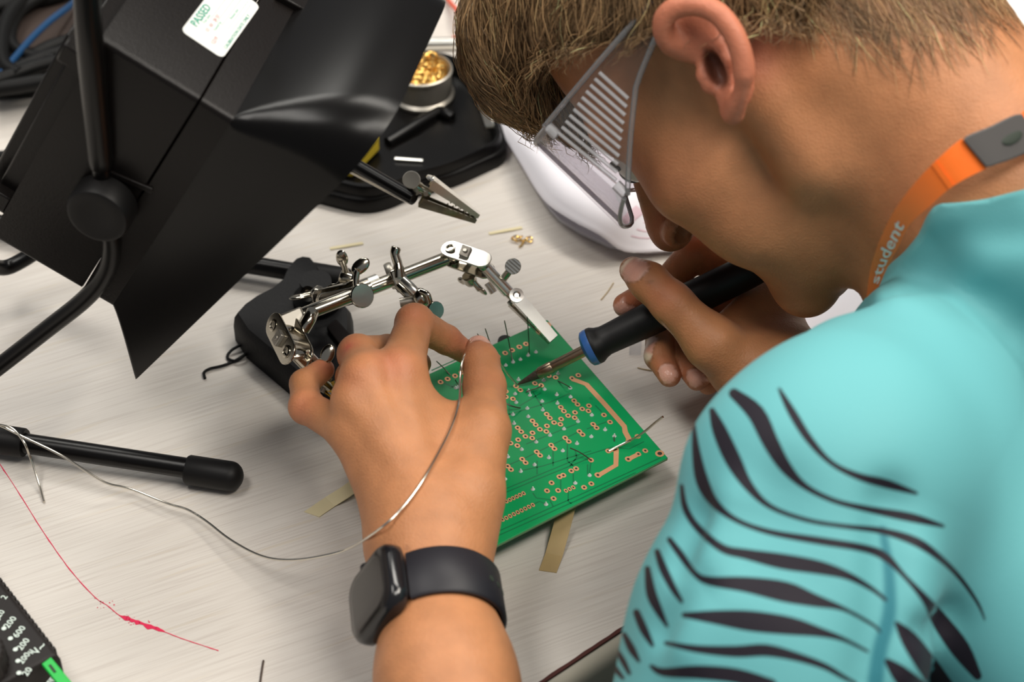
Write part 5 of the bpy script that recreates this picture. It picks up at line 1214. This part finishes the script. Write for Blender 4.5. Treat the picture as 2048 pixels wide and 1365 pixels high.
# trousers, seated below the desk
hipL, hipR = PEL - TR_ * .09 - Z * .09, PEL + TR_ * .09 - Z * .09
fh = nrm([TF_[0], TF_[1], 0])
kL, kR = hipL + fh * .40 - Z * .04, hipR + fh * .40 - Z * .04; kL[2] = kR[2] = -.24; hipL[2] = hipR[2] = -.22
aL, aR = kL + fh * .05, kR + fh * .05; aL[2] = aR[2] = -.66
def trs(p):
    d = cone(p, PEL - Z * .02, (hipL + hipR) / 2, .125, .13)
    for h_, k_, a_ in ((hipL, kL, aL), (hipR, kR, aR)): d = smin(d, chain(p, [(h_, .085), (k_, .066), (a_, .050)], .03), .03)
    return d
lo = np.minimum.reduce([hipL, hipR, kL, kR, aL, aR, PEL]) - .15; hi = np.maximum.reduce([hipL, hipR, kL, kR, aL, aR, PEL]) + .15
V, Fq = nets(trs, lo, hi, .012); link('trousers', npmesh('trousers', V, Fq, ['trouser']), pers)
for a in (aL, aR):
    mb = MB(); c = np.array([a[0], a[1], -.70]) + fh * .05; mb.ell(c, (fh, np.cross(Z, fh), Z), (.135, .05, .04), 20, 12); mb.build('shoe', 'rubber', pers, angle=80)
stl = empty('stool', np.array([PEL[0], PEL[1], -.74]), 'dark round stool under the seated person, below the desk edge', 'stool')
sc_ = (hipL + hipR) / 2
mb = MB(); mb.lathe(np.array([sc_[0], sc_[1], -.402]), Z, [(.17, 0), (.185, .01), (.185, .04), (.17, .05)], 40); mb.build('seat', 'rubber', stl)
for k in range(4):
    a = k * 1.5708 + .5; d = np.array([math.cos(a), math.sin(a), 0]); mb = MB(); mb.cyl(np.array([sc_[0], sc_[1], -.40]) + d * .12, np.array([sc_[0], sc_[1], -.74]) + d * .17, .012); mb.build('leg', 'grey_plastic', stl)

# ------------------------------------------------------------------ safety glasses
clear_mat('goggle_clear', (.975, .97, .975), rough=.04, frost=.02, ior=1.4, fm=.5); clear_mat('goggle_rib', (.93, .92, .93), rough=.12, frost=.40, ior=1.45); clear_mat('goggle_frame', (.93, .925, .93), rough=.06, frost=.16, ior=1.45); clear_mat('goggle_lens', (.96, .945, .965), rough=.03, frost=.05, ior=1.4, fm=.35); clear_mat('goggle_edge', (.45, .42, .47), rough=.1, frost=.10, ior=1.4, fm=.5)
gg = empty('safety_glasses', Hd(0, 100, 0), 'clear plastic safety glasses with ribbed side shields on the bent head', 'safety glasses')
def G(x, y, d): return Q(x, y, d)
def lensP(t, h, o=0.0):               # t -1..1 across the face, h height
    x = 79 * math.sin(t * 1.05) / math.sin(1.05); y = 120 - 42 * (1 - math.cos(t * 1.05)) / (1 - math.cos(1.05))
    return Hd(x, y + o, h)
g = []
for i in range(33):
    t = -1 + i / 16; top = 43 - 4 * abs(t) ** 2; bt = -17 + 8 * abs(t) ** 2 + (16 * math.exp(-(t / .15) ** 2)); g.append([lensP(t, bt + (top - bt) * j / 8, -3 * abs(t) * (1 - j / 8)) for j in range(9)])
mb = MB(); mb.sheet(g, .0018, hx((0, -1, 0))); mb.build('lens', 'goggle_lens', gg, angle=60)
mb = MB(); mb.tube([r_[k] for r_, k in [(g[5], 8 - k) for k in range(8)]] + [r_[0] for r_ in g[5:16]], .0011, 8); mb.build('lens_edge', 'goggle_edge', gg, angle=80)
for j, nm in ((0, 'lower_rim'), (8, 'brow_bar')):
    mb = MB(); mb.tube([r[j] for r in g], .0015 if j else .0011, 8); mb.build(nm, 'goggle_rib', gg, angle=80)
for s in (-1, 1):
    rows = []
    for i in range(13):
        u = i / 12; yt = 78 - 84 * u; yb = 72 - 75 * u; xx = s * (79 + 3 * math.sin(u * 3.1)); zt = 40; zb = np.interp(yb, [-3, 27, 50, 72], [31, 21, 6, -9])
        rows.append([Hd(xx, yb + (yt - yb) * j / 6, zb + (zt - zb) * j / 6) for j in range(7)])
    mb = MB(); mb.sheet(rows, .0016, hx((s, 0, 0))); mb.build('side_shield', 'goggle_clear', gg, angle=60)
    for j in (0, 6):
        mb = MB(); mb.tube([r[j] + hx((s, 0, 0)) * .0006 for r in rows], .0013, 8); mb.build('shield_edge', 'goggle_frame', gg, angle=80)
    for k in range(11):                  # moulded ribs
        u = .03 + k * .047; i = u * 12; a = int(i); f_ = i - a; e = [rows[a][j] * (1 - f_) + rows[a + 1][j] * f_ + hx((s, 0, 0)) * .0010 for j in range(7)]
        mb = MB(); mb.tube([e[0] + (e[6] - e[0]) * .14, e[3], e[0] + (e[6] - e[0]) * .86], .0009, 6); mb.build('vent_rib', 'goggle_rib', gg, angle=80)
    mb = MB(); arm = spline([Hd(s * 80, 0, 36), Hd(s * 79, -22, 30), Hd(s * 74, -48, 14), Hd(s * 70, -62, -4)], 5); A = [p + hx((0, 0, 1)) * .003 for p in arm]; B = [p - hx((0, 0, 1)) * .003 for p in arm]; mb.sheet([A, B], .0016, hx((s, 0, 0))); mb.build('temple', 'goggle_clear', gg, angle=60)
    for zz, yy in ((36, 77), (-5, 73)):
        mb = MB(); mb.cyl(Hd(s * 79, yy, zz + 3), Hd(s * 79, yy, zz - 3), .0026, n=14); mb.build('hinge', 'goggle_rib', gg)

# ------------------------------------------------------------------ lanyard
LY = empty('lanyard', NB, 'orange lanyard with white lettering and dark grey buckle around the neck', 'lanyard')
def lz(x, y): return 1700 + x / 3.034, 200 + y / 3.034
Lf = [((1000, 90), .822), ((850, 160), .816), ((680, 235), .812), ((520, 370), .812), ((380, 520), .820), ((270, 670), .832), ((190, 830), .850), ((130, 1000), .868), ((105, 1150), .884), ((98, 1230), .892)]
Rt = [((1130, 300), .826), ((980, 360), .820), ((830, 415), .816), ((630, 520), .816), ((480, 650), .824), ((360, 760), .836), ((290, 900), .852), ((230, 1010), .870), ((160, 1170), .884), ((125, 1250), .892)]
Lf = [((1250, 10), .835)] + Lf; Rt = [((1380, 220), .838)] + Rt
Ls_ = spline([Q(*lz(*p), d) for p, d in Lf], 6); Rs_ = spline([Q(*lz(*p), d) for p, d in Rt], 6)
def ribbon(i0, i1, m, name, th=.0010, lift=0.0):
    nn = np.array([nrm(C_ - a) for a in Ls_[i0:i1]]); A = [p + nrm(C_ - p) * lift for p in Ls_[i0:i1]]; B = [p + nrm(C_ - p) * lift for p in Rs_[i0:i1]]
    mb = MB(); mb.sheet([A, B], th, np.stack([nn, nn])); return mb.build(name, m, LY, angle=60)
ribbon(0, 6, 'orange_ribbon', 'strap'); st = ribbon(18, len(Ls_), 'orange_ribbon', 'strap')
ribbon(24, 25 + 1, 'orange_ribbon', 'stitch_fold', .0012, .0006)
back = [(a + b) / 2 for a, b in zip(Ls_, Rs_)]
nb2 = NB + TF_ * -.02
for pts in ([back[0], Q(2150, 120, .90), Q(2190, 160, .98), Q(2120, 330, 1.05), Q(1990, 480, 1.05)],):
    mb = MB(); A = spline([np.asarray(p) + Z * .004 for p in pts], 6); B = [p + .012 * nrm(p - HC) * .9 for p in A]; mb.sheet([A, B], .001, -F_); mb.build('strap', 'orange_ribbon', LY, angle=60)
mb = MB(); A = spline([back[-1], Q(1742, 650, .91), Q(1760, 760, .95)], 4); mb.sheet([A, [p + R_ * .008 for p in A]], .001, -F_); mb.build('strap', 'orange_ribbon', LY, angle=60)
i0, i1 = 5, 18
rgs = []
for i in range(i0, i1 + 1):
    a, b = Ls_[i], Rs_[i]; n_ = nrm(C_ - a); w_ = b - a; e = 1.0 if i not in (i0, i1) else .92
    c = (a + b) / 2; h = w_ / 2 * e; rgs.append([c - h - n_ * .002, c + h - n_ * .002, c + h + n_ * .0022, c - h + n_ * .0022])
mb = MB(); mb.loft(rgs); bk_ = mb.build('buckle', 'buckle_grey', LY, bevel=.0006)
mb = MB(); c = (Ls_[9] + Rs_[9]) / 2; n_ = nrm(C_ - c); t_ = nrm(Ls_[10] - Ls_[8]); s_ = nrm(np.cross(n_, t_))
mb.ell(c + n_ * .0022, (t_, s_, n_), (.0058, .0026, .0006), 20, 8); mb.build('release_slot', 'hole_dark', bk_, angle=80)
# lettering mapped onto the strap, reading up towards the buckle
tv, tf = text_mesh('student', 1.0, True); xs = [p[0] for p in tv]; ys = [p[1] for p in tv]; x0, x1, y0, y1 = min(xs), max(xs), min(ys), max(ys)
iA, iB = len(Ls_) - 9, 37
out = []
for p in tv:
    f_ = iA + (iB - iA) * (p[0] - x0) / (x1 - x0); k = int(math.floor(f_)); k = min(max(k, 0), len(Ls_) - 2); r = f_ - k
    a = Ls_[k] * (1 - r) + Ls_[k + 1] * r; b = Rs_[k] * (1 - r) + Rs_[k + 1] * r; v_ = .84 - .62 * (p[1] - y0) / (y1 - y0)
    q = a + (b - a) * v_; out.append(q + nrm(C_ - q) * .0005)
mb = MB(); mb.add(out, tf); mb.build('lettering', 'print_white', st, angle=0, fix=False)

# ------------------------------------------------------------------ watch
wt = nrm(LF1 - LWR); wc = Q(876, 1215, .874); w1 = nrm(np.cross(Z, wt)); w1 = w1 if w1 @ R_ > 0 else -w1; w2 = np.cross(w1, wt); w2 = w2 if w2[2] > 0 else -w2
watch = empty('wristwatch', wc, 'black smart watch with dark screen and rubber strap on the left wrist', 'watch')
def WR(a, r, u): return wc + wt * u + (w1 * math.cos(a) + w2 * math.sin(a)) * r
wr0 = .0262
ca = math.radians(152); cN = w1 * math.cos(ca) + w2 * math.sin(ca); cT = w1 * math.sin(ca) * -1 + w2 * math.cos(ca)   # cT points anticlockwise (downwards)
cc_ = wc + cN * .0255
def strapring(a0, a1, name):
    mb = MB(); rows = []
    for k in range(29):
        a = math.radians(a0 + (a1 - a0) * k / 28); prof = []
        hw = .0122
        for (u, r) in ((-hw, 0), (-hw, .0012), (-hw + .0012, .0022), (hw - .0012, .0022), (hw, .0012), (hw, 0), (hw - .0012, -.0004), (-hw + .0012, -.0004)):
            prof.append(WR(a, wr0 + r + .0008, u))
        rows.append(prof)
    mb.loft(rows); return mb.build(name, 'watch_strap', watch, angle=40)
st1 = strapring(116, -62, 'strap'); strapring(188, 298, 'strap')
for k, a in enumerate((36, 24, 12)):
    mb = MB(); n_ = nrm(WR(math.radians(a), 1, 0) - wc); c = WR(math.radians(a), wr0 + .0031, 0); mb.lathe(c - n_ * .0004, n_, [(.0015, 0), (.0015, .0005), (0, .0005)], 16); mb.build('strap_hole', 'hole_dark', st1, angle=0)
def caserings(hw, hl, r, z):
    out = []
    for (cu, cv, s) in ((hw - r, hl - r, 0), (-hw + r, hl - r, 1), (-hw + r, -hl + r, 2), (hw - r, -hl + r, 3)):
        for k in range(7):
            t = (s * 90 + 90 * k / 6) * math.pi / 180; out.append(cc_ + wt * (cu + r * math.cos(t)) + cT * (cv + r * math.sin(t)) + cN * z)
    return out
mb = MB(); mb.loft([caserings(.0145, .0165, .006, -.002), caserings(.0172, .0195, .0085, .0005), caserings(.0175, .0198, .009, .0035), caserings(.0172, .0195, .009, .0062), caserings(.0160, .0183, .0085, .0080)]); mb.build('case', 'watch_black', watch, angle=60)
mb = MB(); mb.loft([caserings(.0160, .0183, .0085, .0080), caserings(.0152, .0175, .008, .0088), caserings(.012, .014, .006, .0091)]); o = mb.build('screen', 'watch_glass', watch, angle=60)
mb = MB(); c = cc_ - wt * .0174 + cT * .006 + cN * .004; mb.lathe(c, -wt, [(.0036, 0), (.0036, .0018), (.003, .0022), (0, .0022)], 20); mb.build('crown', 'watch_black', watch)
# ------------------------------------------------------------------ solder wire, laid over the skin of the left hand
WP = [Q(1034, 771, 1.0205), Q(1012, 745, 1.012), Q(987, 712, 1.000), Q(962, 698, .990), Q(936, 703, .976), Q(924, 726, .966), Q(920, 765, .952), Q(919, 800, .938), Q(905, 850, .915), Q(878, 905, .900), Q(840, 970, .885), Q(800, 1022, .876), Q(758, 1060, .876), D(700, 1097, .036), D(640, 1114, .026), D(575, 1121, .018), D(520, 1112, .013), D(460, 1080, .009), D(415, 1045, .007), D(375, 1020, .006), D(335, 1008, .007), D(260, 978, .006), D(215, 968, .008), D(172, 943, .014), D(120, 910, .019), D(45, 874, .0205), D(0, 852, .0215), D(-30, 848, .018)]
WS = spline(WP, 8)
for i, p in enumerate(WS):
    for _ in range(4):
        d_ = hand_l(p[None])[0]
        if d_ < .0016 and i > 26: p = p + nrm(C_ - p) * (.0018 - d_)
    WS[i] = p
for _ in range(3): WS = [WS[0]] + [(WS[i - 1] + 2 * WS[i] + WS[i + 1]) / 4 for i in range(1, len(WS) - 1)] + [WS[-1]]
wire_thing('solder_wire', WS, .00062, 'tin_wire', 'long thin solder wire from the left hand across the desk', 'solder wire', 1)
# ------------------------------------------------------------------ put every mesh origin at the middle of its own base
def recenter():
    for o in list(COL.objects):
        if o.type != 'MESH' or o.data.users > 1 or len(o.data.vertices) == 0: continue
        n = len(o.data.vertices); co = np.empty(n * 3, np.float32); o.data.vertices.foreach_get('co', co); co = co.reshape(-1, 3)
        lo, hi = co.min(0), co.max(0); c = np.array([(lo[0] + hi[0]) / 2, (lo[1] + hi[1]) / 2, lo[2]])
        o.data.vertices.foreach_set('co', (co - c).astype(np.float32).ravel()); o.data.update()
        if o.name.startswith('board') or True: o.matrix_basis = o.matrix_basis @ Matrix.Translation(Vector(c.tolist()))
        for ch in o.children: ch.matrix_parent_inverse = pworld(o).inverted()
recenter()
